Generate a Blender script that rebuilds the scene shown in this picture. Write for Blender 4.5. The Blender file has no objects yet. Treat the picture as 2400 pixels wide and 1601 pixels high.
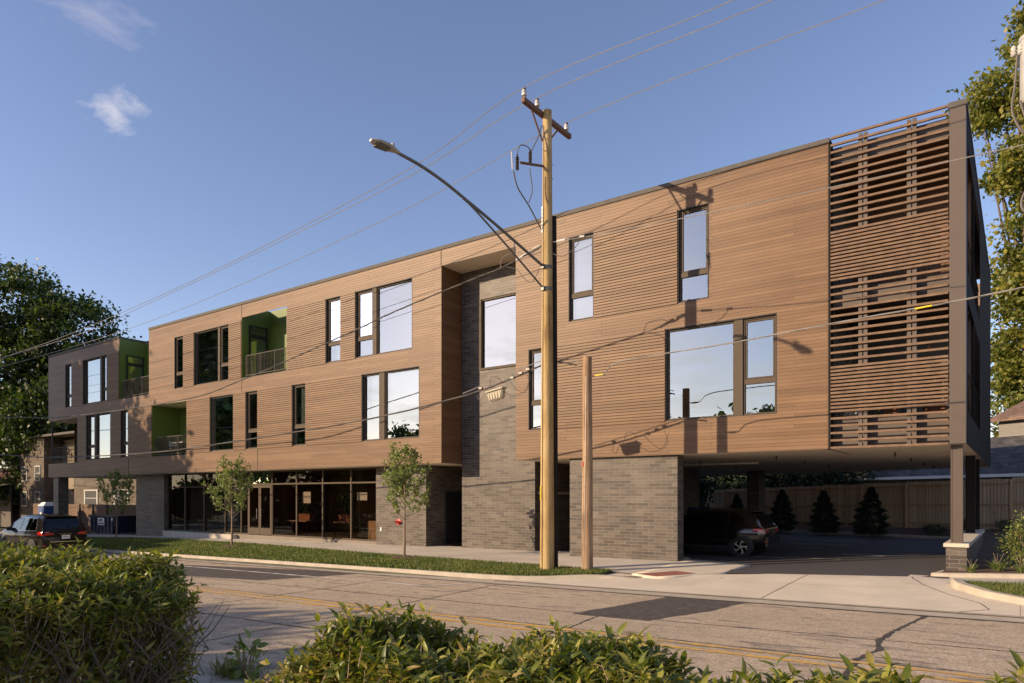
import bpy, bmesh, math, random
import numpy as np
from mathutils import Vector, Matrix
R = math.radians
random.seed(7); RNG = np.random.default_rng(11)
scene = bpy.context.scene
COL = scene.collection

# ------------------------------------------------------------ camera
cam_d = bpy.data.cameras.new("Camera"); cam = bpy.data.objects.new("Camera", cam_d); COL.objects.link(cam)
cam.location = (0, -20.07, 1.94); cam.rotation_euler = (R(90), 0, R(35.97))
cam_d.sensor_width = 36; cam_d.lens = 24.62; cam_d.shift_y = 0.1509
cam_d.clip_start = 0.05; cam_d.clip_end = 3000
scene.camera = cam

# ------------------------------------------------------------ light
SUN = Vector((-0.76, -1.0, 0.435)).normalized()
ELEV = math.asin(SUN.z); AZ = math.atan2(SUN.x, SUN.y)
world = bpy.data.worlds.new("World"); scene.world = world; world.use_nodes = True
wt = world.node_tree; wt.nodes.clear()
def N(t, typ, **kw):
    n = t.nodes.new(typ)
    for k, v in kw.items():
        if k.startswith('i_'): n.inputs[k[2:].replace('_', ' ')].default_value = v
        else: setattr(n, k, v)
    return n
def MATH(t, op, a, b=None, c=None, clamp=False):
    n = t.nodes.new('ShaderNodeMath'); n.operation = op; n.use_clamp = clamp
    for i, v in enumerate((a, b, c)):
        if v is None: continue
        if isinstance(v, (int, float)): n.inputs[i].default_value = v
        else: t.links.new(v, n.inputs[i])
    return n.outputs[0]
def MIX(t, fac, a, b, blend='MIX'):
    n = t.nodes.new('ShaderNodeMix'); n.data_type = 'RGBA'; n.blend_type = blend
    for s, v in ((0, fac), (6, a), (7, b)):
        if isinstance(v, (int, float)): n.inputs[s].default_value = v
        elif isinstance(v, tuple): n.inputs[s].default_value = (*v[:3], 1)
        else: t.links.new(v, n.inputs[s])
    return n.outputs[2]
def RAMP(t, fac, stops):
    n = t.nodes.new('ShaderNodeValToRGB'); t.links.new(fac, n.inputs[0])
    el = n.color_ramp.elements
    while len(el) < len(stops): el.new(0.5)
    for e, (p, c) in zip(el, stops):
        e.position = p; e.color = (*c, 1) if isinstance(c, tuple) else (c, c, c, 1)
    return n.outputs[0]
sky = N(wt, 'ShaderNodeTexSky', sky_type='NISHITA', sun_disc=False, sun_elevation=ELEV, sun_rotation=AZ,
        altitude=200, air_density=1.0, dust_density=0.4, ozone_density=2.0)
bg = N(wt, 'ShaderNodeBackground'); out = N(wt, 'ShaderNodeOutputWorld')
tc = N(wt, 'ShaderNodeTexCoord'); DIR = tc.outputs['Generated']
def cloud_patch(center, rad, scale, thresh, stretch=(1, 1, 1)):
    sub = N(wt, 'ShaderNodeVectorMath', operation='SUBTRACT'); wt.links.new(DIR, sub.inputs[0]); sub.inputs[1].default_value = center
    sc = N(wt, 'ShaderNodeVectorMath', operation='MULTIPLY'); wt.links.new(sub.outputs[0], sc.inputs[0]); sc.inputs[1].default_value = stretch
    ln = N(wt, 'ShaderNodeVectorMath', operation='LENGTH'); wt.links.new(sc.outputs[0], ln.inputs[0])
    fall = MATH(wt, 'SUBTRACT', 1.0, MATH(wt, 'DIVIDE', ln.outputs['Value'], rad), clamp=True)
    nz = N(wt, 'ShaderNodeTexNoise', i_Scale=scale, i_Detail=8.0, i_Roughness=0.6); wt.links.new(sc.outputs[0], nz.inputs['Vector'])
    v = MATH(wt, 'ADD', MATH(wt, 'MULTIPLY', fall, 0.62), nz.outputs[0])
    return MATH(wt, 'MULTIPLY', MATH(wt, 'SUBTRACT', v, thresh, clamp=True), 2.6, clamp=True)
# far haze near the horizon and small clouds
m1 = cloud_patch((-0.819, 0.373, 0.435), 0.066, 38, 0.83, (1, 1.0, 1.5))
m2 = cloud_patch((-0.790, 0.343, 0.510), 0.11, 26, 0.87, (1, 0.8, 2.6))
sepd = N(wt, 'ShaderNodeSeparateXYZ'); wt.links.new(DIR, sepd.inputs[0])
mp = N(wt, 'ShaderNodeMapping'); mp.inputs['Scale'].default_value = (2.2, 2.2, 9); wt.links.new(DIR, mp.inputs[0])
nz = N(wt, 'ShaderNodeTexNoise', i_Scale=2.4, i_Detail=9.0, i_Roughness=0.6); wt.links.new(mp.outputs[0], nz.inputs[0])
back = MATH(wt, 'MULTIPLY', MATH(wt, 'SUBTRACT', MATH(wt, 'MULTIPLY', sepd.outputs[1], -1.0), -0.02, clamp=True), 3.0, clamp=True)
low = MATH(wt, 'SUBTRACT', 1.0, MATH(wt, 'MULTIPLY', sepd.outputs[2], 1.5), clamp=True)
m3 = MATH(wt, 'MULTIPLY', MATH(wt, 'MULTIPLY', MATH(wt, 'SUBTRACT', nz.outputs[0], 0.47, clamp=True), 6.0, clamp=True), MATH(wt, 'MULTIPLY', back, low))
skyc = MIX(wt, 1.0, sky.outputs[0], (1.45, 1.24, 1.31), 'MULTIPLY')
c1 = MIX(wt, MATH(wt, 'MULTIPLY', m1, 0.55), skyc, (6.4, 6.0, 6.2))
c2 = MIX(wt, MATH(wt, 'MULTIPLY', m2, 0.3), c1, (5.6, 5.0, 5.6))
c3 = MIX(wt, MATH(wt, 'MULTIPLY', m3, 0.8), c2, (10.5, 9.9, 9.5))
wt.links.new(c3, bg.inputs[0]); bg.inputs[1].default_value = 0.105
wt.links.new(bg.outputs[0], out.inputs[0])
sd = bpy.data.lights.new("sun", 'SUN'); so = bpy.data.objects.new("sun", sd); COL.objects.link(so)
sd.energy = 5.0; sd.angle = R(0.5); sd.color = (1.0, 0.76, 0.50)
so.rotation_euler = SUN.to_track_quat('Z', 'Y').to_euler(); so.location = (-30, -40, 30)
vs = scene.view_settings; vs.view_transform = 'Standard'; vs.look = 'None'; vs.exposure = 0.5; vs.gamma = 1.0
scene.cycles.max_bounces = 8; scene.cycles.transparent_max_bounces = 12

# ------------------------------------------------------------ materials
def newmat(name):
    m = bpy.data.materials.new(name); m.use_nodes = True; t = m.node_tree; t.nodes.clear()
    o = t.nodes.new('ShaderNodeOutputMaterial'); b = t.nodes.new('ShaderNodeBsdfPrincipled'); t.links.new(b.outputs[0], o.inputs[0])
    return m, t, b, o
def bump(t, b, h, s=0.3, d=0.01):
    n = t.nodes.new('ShaderNodeBump'); n.inputs['Strength'].default_value = s; n.inputs['Distance'].default_value = d
    t.links.new(h, n.inputs['Height']); t.links.new(n.outputs[0], b.inputs['Normal'])
def OBJC(t, scale=(1, 1, 1)):
    tcn = t.nodes.new('ShaderNodeTexCoord'); mpn = t.nodes.new('ShaderNodeMapping'); mpn.inputs['Scale'].default_value = scale
    t.links.new(tcn.outputs['Object'], mpn.inputs[0]); return mpn.outputs[0]
def NOISE(t, vec, scale, detail=4, rough=0.55):
    n = t.nodes.new('ShaderNodeTexNoise'); n.inputs['Scale'].default_value = scale; n.inputs['Detail'].default_value = detail
    n.inputs['Roughness'].default_value = rough; t.links.new(vec, n.inputs['Vector']); return n.outputs[0]
def plain(name, col, rough=0.6, metal=0.0, var=0.12, scale=6.0, bmp=0.0, spec=0.5, coat=0.0):
    m, t, b, o = newmat(name)
    v = OBJC(t); n = NOISE(t, v, scale, 5)
    lo = tuple(c * (1 - var) for c in col); hi = tuple(min(1, c * (1 + var)) for c in col)
    t.links.new(RAMP(t, n, [(0.3, lo), (0.7, hi)]), b.inputs['Base Color'])
    b.inputs['Roughness'].default_value = rough; b.inputs['Metallic'].default_value = metal
    b.inputs['Specular IOR Level'].default_value = spec
    b.inputs['Coat Weight'].default_value = coat; b.inputs['Coat Roughness'].default_value = 0.03
    if bmp: bump(t, b, NOISE(t, v, scale * 6, 4), bmp, 0.01)
    return m
def uvwall(t):
    """u along the wall (X or Y by facing), v = height, in metres"""
    tcn = t.nodes.new('ShaderNodeTexCoord'); sp = t.nodes.new('ShaderNodeSeparateXYZ'); t.links.new(tcn.outputs['Object'], sp.inputs[0])
    g = t.nodes.new('ShaderNodeNewGeometry'); sn = t.nodes.new('ShaderNodeSeparateXYZ'); t.links.new(g.outputs['Normal'], sn.inputs[0])
    ax = MATH(t, 'GREATER_THAN', MATH(t, 'ABSOLUTE', sn.outputs[0]), 0.7)
    u = MATH(t, 'ADD', MATH(t, 'MULTIPLY', sp.outputs[1], ax), MATH(t, 'MULTIPLY', sp.outputs[0], MATH(t, 'SUBTRACT', 1.0, ax)))
    cb = t.nodes.new('ShaderNodeCombineXYZ'); t.links.new(u, cb.inputs[0]); t.links.new(sp.outputs[2], cb.inputs[1])
    return cb.outputs[0]
def brick(name, c1, c2, mortar, w=0.305, h=0.1016, ms=0.009, rough=0.5, offs=0.5, var=0.5):
    m, t, b, o = newmat(name); uv = uvwall(t)
    br = t.nodes.new('ShaderNodeTexBrick'); t.links.new(uv, br.inputs['Vector'])
    br.offset = offs; br.inputs['Scale'].default_value = 1; br.inputs['Brick Width'].default_value = w; br.inputs['Row Height'].default_value = h
    br.inputs['Mortar Size'].default_value = ms; br.inputs['Mortar Smooth'].default_value = 0.15; br.inputs['Bias'].default_value = 0.0
    br.inputs['Color1'].default_value = (*c1, 1); br.inputs['Color2'].default_value = (*c2, 1); br.inputs['Mortar'].default_value = (*mortar, 1)
    n1 = NOISE(t, uv, 1.3, 4); n2 = NOISE(t, uv, 60, 3)
    col = MIX(t, 1.0, br.outputs[0], RAMP(t, n1, [(0.3, 1 - var * 0.4), (0.7, 1 + var * 0.25)]), 'MULTIPLY')
    col = MIX(t, 1.0, col, RAMP(t, n2, [(0.25, 0.82), (0.75, 1.15)]), 'MULTIPLY')
    t.links.new(col, b.inputs['Base Color']); b.inputs['Roughness'].default_value = rough
    b.inputs['Specular IOR Level'].default_value = 0.3
    hgt = MATH(t, 'ADD', MATH(t, 'MULTIPLY', br.outputs['Fac'], -1.0), MATH(t, 'MULTIPLY', n2, 0.35))
    bump(t, b, hgt, 0.7, 0.006); return m
def boards(name, cols, h=0.137, w=3.66, ms=0.004, rough=0.5, bm=0.6):
    m, t, b, o = newmat(name); uv = uvwall(t)
    br = t.nodes.new('ShaderNodeTexBrick'); t.links.new(uv, br.inputs['Vector']); br.offset = 0.37; br.offset_frequency = 3
    br.inputs['Scale'].default_value = 1; br.inputs['Brick Width'].default_value = w; br.inputs['Row Height'].default_value = h
    br.inputs['Mortar Size'].default_value = ms; br.inputs['Mortar Smooth'].default_value = 0.3
    br.inputs['Color1'].default_value = (0, 0, 0, 1); br.inputs['Color2'].default_value = (1, 1, 1, 1); br.inputs['Mortar'].default_value = (0.5, 0.5, 0.5, 1)
    mpn = t.nodes.new('ShaderNodeMapping'); mpn.inputs['Scale'].default_value = (0.9, 30, 1); t.links.new(uv, mpn.inputs[0])
    gr = NOISE(t, mpn.outputs[0], 1.6, 6, 0.65)
    mp2 = t.nodes.new('ShaderNodeMapping'); mp2.inputs['Scale'].default_value = (0.35, 3.0, 1); t.links.new(uv, mp2.inputs[0])
    lg = NOISE(t, mp2.outputs[0], 1.0, 3)
    sepc = t.nodes.new('ShaderNodeSeparateColor'); t.links.new(br.outputs[0], sepc.inputs[0])
    f = MATH(t, 'ADD', MATH(t, 'MULTIPLY', sepc.outputs[0], 0.20), MATH(t, 'ADD', MATH(t, 'MULTIPLY', gr, 0.50), MATH(t, 'MULTIPLY', lg, 0.45)))
    col = RAMP(t, f, [(0.36, cols[0]), (0.55, cols[1]), (0.76, cols[2])])
    col = MIX(t, MATH(t, 'MULTIPLY', br.outputs['Fac'], 0.75), col, tuple(c * 0.25 for c in cols[0]))
    t.links.new(col, b.inputs['Base Color']); b.inputs['Roughness'].default_value = rough; b.inputs['Specular IOR Level'].default_value = 0.3
    bump(t, b, MATH(t, 'ADD', MATH(t, 'MULTIPLY', br.outputs['Fac'], -1.0), MATH(t, 'MULTIPLY', gr, 0.3)), bm, 0.004); return m
WOODC = [(0.108, 0.057, 0.027), (0.148, 0.081, 0.040), (0.202, 0.116, 0.060)]
M = {}
M['wood'] = boards('wood cladding', WOODC, h=0.0975, ms=0.003)
M['rib'] = boards('ribbed wood', WOODC, h=0.09, ms=0.0, bm=0.2)
M['wood_back'] = boards('recess wood', [(0.12, 0.065, 0.035), (0.17, 0.09, 0.05), (0.22, 0.12, 0.07)], h=0.19)
M['brick'] = brick('dark brick', (0.056, 0.047, 0.041), (0.125, 0.104, 0.086), (0.215, 0.182, 0.148), w=0.40, ms=0.006, rough=0.5)
M['coping'] = plain('coping metal', (0.10, 0.09, 0.08), 0.65, 0.0, spec=0.15)
M['dark'] = plain('dark bronze metal', (0.024, 0.020, 0.018), 0.85, 0.0, spec=0.08)
M['panel'] = plain('brown metal panel', (0.080, 0.058, 0.045), 0.5, 0.0, 0.06, 2)
M['frame'] = plain('window frame bronze', (0.085, 0.064, 0.046), 0.6, 0.0, 0.05, spec=0.15)
M['reveal'] = plain('shade black reveal', (0.018, 0.016, 0.016), 0.7)  # black stands in for the shadow inside the window reveals
M['green'] = plain('green panel', (0.105, 0.150, 0.022), 0.55, 0, 0.06, 1.5)
M['soffit'] = plain('soffit panel', (0.80, 0.70, 0.56), 0.7, 0, 0.06, 0.7)
M['white'] = plain('white paint', (0.72, 0.70, 0.66), 0.6, 0, 0.05)
M['blind'] = plain('roller blind', (0.52, 0.50, 0.43), 0.9, 0, 0.03, 2)
M['room'] = plain('room wall', (0.36, 0.33, 0.26), 0.9, 0, 0.08, 1)
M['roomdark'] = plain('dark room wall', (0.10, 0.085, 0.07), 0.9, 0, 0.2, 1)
M['shopwall'] = plain('shop wall', (0.26, 0.14, 0.08), 0.9, 0, 0.3, 0.8)
M['floor'] = plain('room floor', (0.16, 0.13, 0.10), 0.6, 0, 0.15, 2)
M['rail'] = plain('railing metal', (0.065, 0.055, 0.045), 0.6, 0.0, spec=0.15)
M['slat'] = plain('wood slat', (0.165, 0.103, 0.065), 0.65, 0, 0.25, 5, spec=0.25)
M['concrete'] = plain('concrete', (0.47, 0.42, 0.345), 0.85, 0, 0.10, 1.2, 0.15)
M['kerb'] = plain('kerb concrete', (0.38, 0.33, 0.26), 0.85, 0, 0.16, 2.5, 0.2)
M['limestone'] = plain('limestone cap', (0.50, 0.44, 0.35), 0.8, 0, 0.06, 3, 0.1)
M['mulch'] = plain('mulch', (0.10, 0.055, 0.035), 0.95, 0, 0.6, 22, 1.0)
M['soil'] = plain('ground soil', (0.13, 0.12, 0.07), 0.95, 0, 0.4, 0.8, 0.4)
M['paint_y'] = plain('yellow road paint', (0.62, 0.36, 0.07), 0.8, 0, 0.35, 9)
def worn(name, col, base, th):
    m, t, b, o = newmat(name); v = OBJC(t); n = NOISE(t, v, 14, 6, 0.75); n2 = NOISE(t, OBJC(t, (.6, 2, 1)), 1.5, 3)
    f = MATH(t, 'ADD', MATH(t, 'MULTIPLY', n, 0.6), MATH(t, 'MULTIPLY', n2, 0.4)); t.links.new(RAMP(t, f, [(th, col), (th + .07, base)]), b.inputs['Base Color']); b.inputs['Roughness'].default_value = 0.9; return m
M['paint_y'] = worn('yellow road paint', (0.60, 0.34, 0.06), (0.36, 0.27, 0.17), 0.50)
M['paint_w'] = plain('white road paint', (0.62, 0.58, 0.52), 0.8, 0, 0.18, 9)
M['tar'] = plain('tar', (0.060, 0.048, 0.041), 0.8, 0, 0.5, 5)
M['patch'] = plain('asphalt patch', (0.070, 0.057, 0.049), 0.85, 0, 0.45, 7, 0.5)
M['lot'] = plain('car park asphalt', (0.062, 0.057, 0.060), 0.75, 0, 0.2, 25, 0.3)
M['tactile'] = plain('tactile paving', (0.24, 0.085, 0.06), 0.8, 0, 0.12, 8)
M['pole_new'] = None
M['steel'] = plain('galvanised steel', (0.15, 0.145, 0.135), 0.5, 0.5)
M['lampgrey'] = plain('lamp grey', (0.42, 0.41, 0.39), 0.5, 0.2)
M['insul'] = plain('insulator', (0.06, 0.05, 0.05), 0.25)
M['porcelain'] = plain('porcelain', (0.55, 0.53, 0.5), 0.25)
M['cable'] = plain('cable', (0.10, 0.09, 0.08), 0.6)
M['cable_pale'] = plain('bare cable', (0.33, 0.31, 0.28), 0.45, 0.4)  # paler, partly metallic colour for some of the wires
M['arm'] = plain('crossarm wood', (0.15, 0.075, 0.042), 0.75, 0, 0.25, 9, 0.3)
M['yellow'] = plain('yellow guard', (0.75, 0.55, 0.03), 0.5)
M['boxcream'] = plain('cream box', (0.40, 0.35, 0.25), 0.6, 0, 0.05)
M['red'] = plain('red paint', (0.45, 0.03, 0.02), 0.35)
M['black'] = plain('black plastic', (0.015, 0.015, 0.016), 0.5)
M['tyre'] = plain('tyre rubber', (0.022, 0.021, 0.02), 0.8)
M['alloy'] = plain('alloy', (0.62, 0.60, 0.57), 0.25, 0.85)
M['chrome'] = plain('chrome', (0.75, 0.73, 0.7), 0.15, 1.0)
M['car_brown'] = plain('dark car paint', (0.008, 0.006, 0.005), 0.14, 0.0, 0.03, 1, spec=0.3, coat=0.1)
M['car_black'] = plain('black car paint', (0.006, 0.005, 0.005), 0.12, 0.0, 0.03, 1, coat=0.6)
M['car_sky_tint'] = plain('sky tinted dark paint', (0.03, 0.05, 0.16), 0.25, 0.3, 0.03, 1, coat=1.0)  # blue stands in for sky mirrored in the dark body
M['tail'] = plain('tail lamp red', (0.42, 0.012, 0.012), 0.12, 0, 0.1, 4, coat=1.0)
M['terracotta'] = plain('wood planter', (0.30, 0.12, 0.06), 0.7)
M['cardboard'] = plain('cardboard', (0.42, 0.27, 0.15), 0.8)
M['dumpster'] = plain('dumpster steel', (0.02, 0.026, 0.05), 0.6, 0, 0.2, 4)
M['toiletblue'] = plain('blue plastic', (0.02, 0.06, 0.22), 0.5)
M['beigebrick'] = brick('beige brick', (0.11, 0.088, 0.066), (0.16, 0.13, 0.10), (0.12, 0.10, 0.08), w=0.4, h=0.2, ms=0.012, rough=0.85)  # darkened to stand in for tree shade on the house
M['redbrick'] = brick('red brick', (0.10, 0.035, 0.03), (0.15, 0.05, 0.04), (0.12, 0.08, 0.07), w=0.22, h=0.075, ms=0.01, rough=0.85)
M['stucco'] = plain('cream stucco', (0.24, 0.19, 0.13), 0.85, 0, 0.06, 1)
M['siding'] = boards('grey siding', [(0.17, 0.16, 0.14), (0.20, 0.19, 0.165), (0.23, 0.215, 0.19)], h=0.13, rough=0.7)
M['shingle'] = brick('grey shingles', (0.055, 0.052, 0.055), (0.12, 0.11, 0.11), (0.03, 0.03, 0.03), w=0.3, h=0.14, ms=0.008, rough=0.9, var=0.8)
M['shingle_b'] = brick('brown shingles', (0.16, 0.10, 0.075), (0.24, 0.16, 0.12), (0.08, 0.06, 0.05), w=0.3, h=0.14, ms=0.008, rough=0.9, var=0.8)
M['bark'] = plain('bark', (0.12, 0.09, 0.065), 0.9, 0, 0.3, 10, 0.6)
M['twig'] = plain('sapling bark', (0.24, 0.17, 0.115), 0.85, 0, 0.25, 12, 0.3)
M['teal'] = plain('teal light tint', (0.25, 0.50, 0.44), 0.5, 0, 0.3, 8)  # colour of the teal light painted along the step

def wood_pole(name, a, b_, c):
    m, t, b, o = newmat(name)
    v = OBJC(t, (14, 14, 0.55)); g1 = NOISE(t, v, 1.0, 8, 0.7); g2 = NOISE(t, OBJC(t, (1, 1, 0.5)), 2.0, 3)
    f = MATH(t, 'ADD', MATH(t, 'MULTIPLY', g1, 0.65), MATH(t, 'MULTIPLY', g2, 0.4))
    t.links.new(RAMP(t, f, [(0.40, a), (0.50, b_), (0.63, c)]), b.inputs['Base Color']); b.inputs['Roughness'].default_value = 0.8
    bump(t, b, g1, 0.7, 0.02); return m
M['pole_new'] = wood_pole('treated pole', (0.20, 0.115, 0.040), (0.39, 0.255, 0.095), (0.50, 0.36, 0.165))
M['pole_old'] = wood_pole('weathered pole', (0.09, 0.05, 0.028), (0.27, 0.165, 0.09), (0.40, 0.27, 0.155))

def fence_mat(name, a, b_):
    m, t, b, o = newmat(name); uv = uvwall(t)
    br = t.nodes.new('ShaderNodeTexBrick'); t.links.new(uv, br.inputs['Vector']); br.offset = 0.0
    br.inputs['Brick Width'].default_value = 0.145; br.inputs['Row Height'].default_value = 6; br.inputs['Scale'].default_value = 1
    br.inputs['Mortar Size'].default_value = 0.006; br.inputs['Color1'].default_value = (*a, 1); br.inputs['Color2'].default_value = (*b_, 1); br.inputs['Mortar'].default_value = (0.02, 0.012, 0.008, 1)
    mpn = t.nodes.new('ShaderNodeMapping'); mpn.inputs['Scale'].default_value = (12, 0.8, 1); t.links.new(uv, mpn.inputs[0])
    n1 = NOISE(t, mpn.outputs[0], 2, 6, 0.7)
    col = MIX(t, 1.0, br.outputs[0], RAMP(t, n1, [(0.3, 0.75), (0.7, 1.2)]), 'MULTIPLY')
    t.links.new(col, b.inputs['Base Color']); b.inputs['Roughness'].default_value = 0.85
    bump(t, b, MATH(t, 'MULTIPLY', br.outputs['Fac'], -1.0), 0.6, 0.01); return m
M['fence'] = fence_mat('cedar fence boards', (0.50, 0.36, 0.23), (0.66, 0.50, 0.34))
M['fence_dark'] = fence_mat('old brown fence boards', (0.13, 0.075, 0.045), (0.19, 0.115, 0.07))
M['fence_post'] = plain('cedar post', (0.44, 0.29, 0.18), 0.85, 0, 0.2, 8)

def glass(name, tint, refl, rough=0.0):
    m, t, b, o = newmat(name); t.nodes.remove(b)
    tr = N(t, 'ShaderNodeBsdfTransparent'); tr.inputs[0].default_value = (*tint, 1)
    gl = N(t, 'ShaderNodeBsdfGlossy'); gl.inputs['Roughness'].default_value = rough; gl.inputs['Color'].default_value = (0.86, 0.95, 0.97, 1)
    fr = N(t, 'ShaderNodeFresnel'); fr.inputs[0].default_value = 1.5
    f = MATH(t, 'ADD', MATH(t, 'MULTIPLY', fr.outputs[0], 1.3), refl, clamp=True)
    wv = NOISE(t, OBJC(t), 0.9, 2); bn = t.nodes.new('ShaderNodeBump'); bn.inputs['Strength'].default_value = 0.05; bn.inputs['Distance'].default_value = 0.02
    t.links.new(wv, bn.inputs['Height']); t.links.new(bn.outputs[0], gl.inputs['Normal'])
    mx = N(t, 'ShaderNodeMixShader'); t.links.new(f, mx.inputs[0]); t.links.new(tr.outputs[0], mx.inputs[1]); t.links.new(gl.outputs[0], mx.inputs[2])
    t.links.new(mx.outputs[0], o.inputs[0]); return m
M['glass'] = glass('window glass', (0.66, 0.72, 0.70), 0.30)
M['shopglass'] = glass('shop glass', (0.66, 0.58, 0.50), -0.04)
M['carglass'] = glass('car glass', (0.05, 0.052, 0.05), 0.0)

def leafmat(name, stops, transl=0.35, rough=0.5, nscale=0.5):
    m, t, b, o = newmat(name)
    g = t.nodes.new('ShaderNodeNewGeometry'); big = NOISE(t, OBJC(t), nscale, 3)
    f = MATH(t, 'ADD', MATH(t, 'MULTIPLY', g.outputs['Random Per Island'], 0.55), MATH(t, 'MULTIPLY', big, 0.45))
    col = RAMP(t, f, stops); t.links.new(col, b.inputs['Base Color']); b.inputs['Roughness'].default_value = rough
    tl = t.nodes.new('ShaderNodeBsdfTranslucent'); t.links.new(MIX(t, 1.0, col, (1.3, 1.5, 0.6), 'MULTIPLY'), tl.inputs[0])
    mx = t.nodes.new('ShaderNodeMixShader'); mx.inputs[0].default_value = transl
    t.links.new(b.outputs[0], mx.inputs[1]); t.links.new(tl.outputs[0], mx.inputs[2]); t.links.new(mx.outputs[0], o.inputs[0]); return m
M['leaf_dark'] = leafmat('dark tree leaves', [(0.15, (0.022, 0.042, 0.010)), (0.55, (0.045, 0.075, 0.016)), (0.9, (0.11, 0.125, 0.02))])
M['leaf_right'] = leafmat('cottonwood leaves', [(0.15, (0.075, 0.105, 0.018)), (0.5, (0.16, 0.175, 0.032)), (0.85, (0.32, 0.26, 0.045))])
M['leaf_sap'] = leafmat('sapling leaves', [(0.2, (0.12, 0.17, 0.04)), (0.6, (0.22, 0.26, 0.08)), (0.9, (0.36, 0.36, 0.16))])
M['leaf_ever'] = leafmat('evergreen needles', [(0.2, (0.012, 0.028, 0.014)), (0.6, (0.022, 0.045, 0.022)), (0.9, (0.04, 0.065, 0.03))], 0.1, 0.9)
M['leaf_hedge'] = leafmat('hedge leaves', [(0.12, (0.060, 0.085, 0.012)), (0.40, (0.145, 0.170, 0.024)), (0.60, (0.28, 0.27, 0.042)), (0.78, (0.36, 0.26, 0.085)), (0.94, (0.24, 0.12, 0.07))], 0.34, 0.45, 2.5)
M['leaf_shrub'] = leafmat('shrub leaves', [(0.2, (0.07, 0.10, 0.02)), (0.6, (0.15, 0.17, 0.03)), (0.9, (0.26, 0.22, 0.05))], 0.3)
M['leaf_red'] = leafmat('coleus leaves', [(0.2, (0.10, 0.012, 0.01)), (0.6, (0.06, 0.09, 0.02)), (0.9, (0.16, 0.03, 0.02))], 0.3)
M['grass'] = leafmat('grass blades', [(0.22, (0.035, 0.070, 0.010)), (0.48, (0.095, 0.14, 0.022)), (0.72, (0.24, 0.22, 0.07))], 0.3, 0.6, 1.1)
M['grassbase'] = plain('lawn soil', (0.085, 0.12, 0.022), 0.95, 0, 0.45, 5, 0.6)

def road_mat():
    m, t, b, o = newmat('old road surface')
    v = OBJC(t); sp = NOISE(t, v, 34, 5, 0.8); md = NOISE(t, v, 5, 6, 0.6)
    big = NOISE(t, OBJC(t, (0.18, 0.55, 1)), 1.2, 5); st = NOISE(t, OBJC(t, (1.0, 4.5, 1)), 1.1, 7, 0.72)
    col = RAMP(t, sp, [(0.33, (0.19, 0.14, 0.09)), (0.5, (0.41, 0.32, 0.22)), (0.67, (0.68, 0.56, 0.41))])
    col = MIX(t, 1.0, col, RAMP(t, md, [(0.3, 0.86), (0.7, 1.10)]), 'MULTIPLY')
    col = MIX(t, 1.0, col, RAMP(t, big, [(0.3, 0.86), (0.65, 1.08)]), 'MULTIPLY')
    col = MIX(t, RAMP(t, MATH(t, 'ADD', MATH(t, 'MULTIPLY', st, 0.7), MATH(t, 'MULTIPLY', big, 0.3)), [(0.535, 0.0), (0.60, 0.62)]), col, (0.085, 0.072, 0.064))
    t.links.new(col, b.inputs['Base Color']); b.inputs['Roughness'].default_value = 0.9; bump(t, b, sp, 0.5, 0.006); return m
M['road'] = road_mat()
def slab_mat(name, col, joint=1.5):
    m, t, b, o = newmat(name); v = OBJC(t)
    br = t.nodes.new('ShaderNodeTexBrick'); t.links.new(v, br.inputs['Vector']); br.offset = 0.0
    br.inputs['Brick Width'].default_value = joint; br.inputs['Row Height'].default_value = joint; br.inputs['Scale'].default_value = 1; br.inputs['Mortar Size'].default_value = 0.008
    for k, c in (('Color1', [x * 0.96 for x in col]), ('Color2', [x * 1.04 for x in col]), ('Mortar', [x * 0.5 for x in col])): br.inputs[k].default_value = (*c, 1)
    n1 = NOISE(t, v, 0.9, 5, 0.6); n2 = NOISE(t, v, 40, 3)
    c = MIX(t, 1.0, br.outputs[0], RAMP(t, n1, [(0.3, 0.86), (0.7, 1.08)]), 'MULTIPLY'); c = MIX(t, 1.0, c, RAMP(t, n2, [(0.3, 0.93), (0.7, 1.05)]), 'MULTIPLY')
    t.links.new(c, b.inputs['Base Color']); b.inputs['Roughness'].default_value = 0.85; bump(t, b, n2, 0.2, 0.004); return m
M['sidewalk'] = slab_mat('sidewalk slabs', (0.50, 0.44, 0.36))
M['drive'] = slab_mat('driveway concrete', (0.56, 0.49, 0.385), 40)

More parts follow.
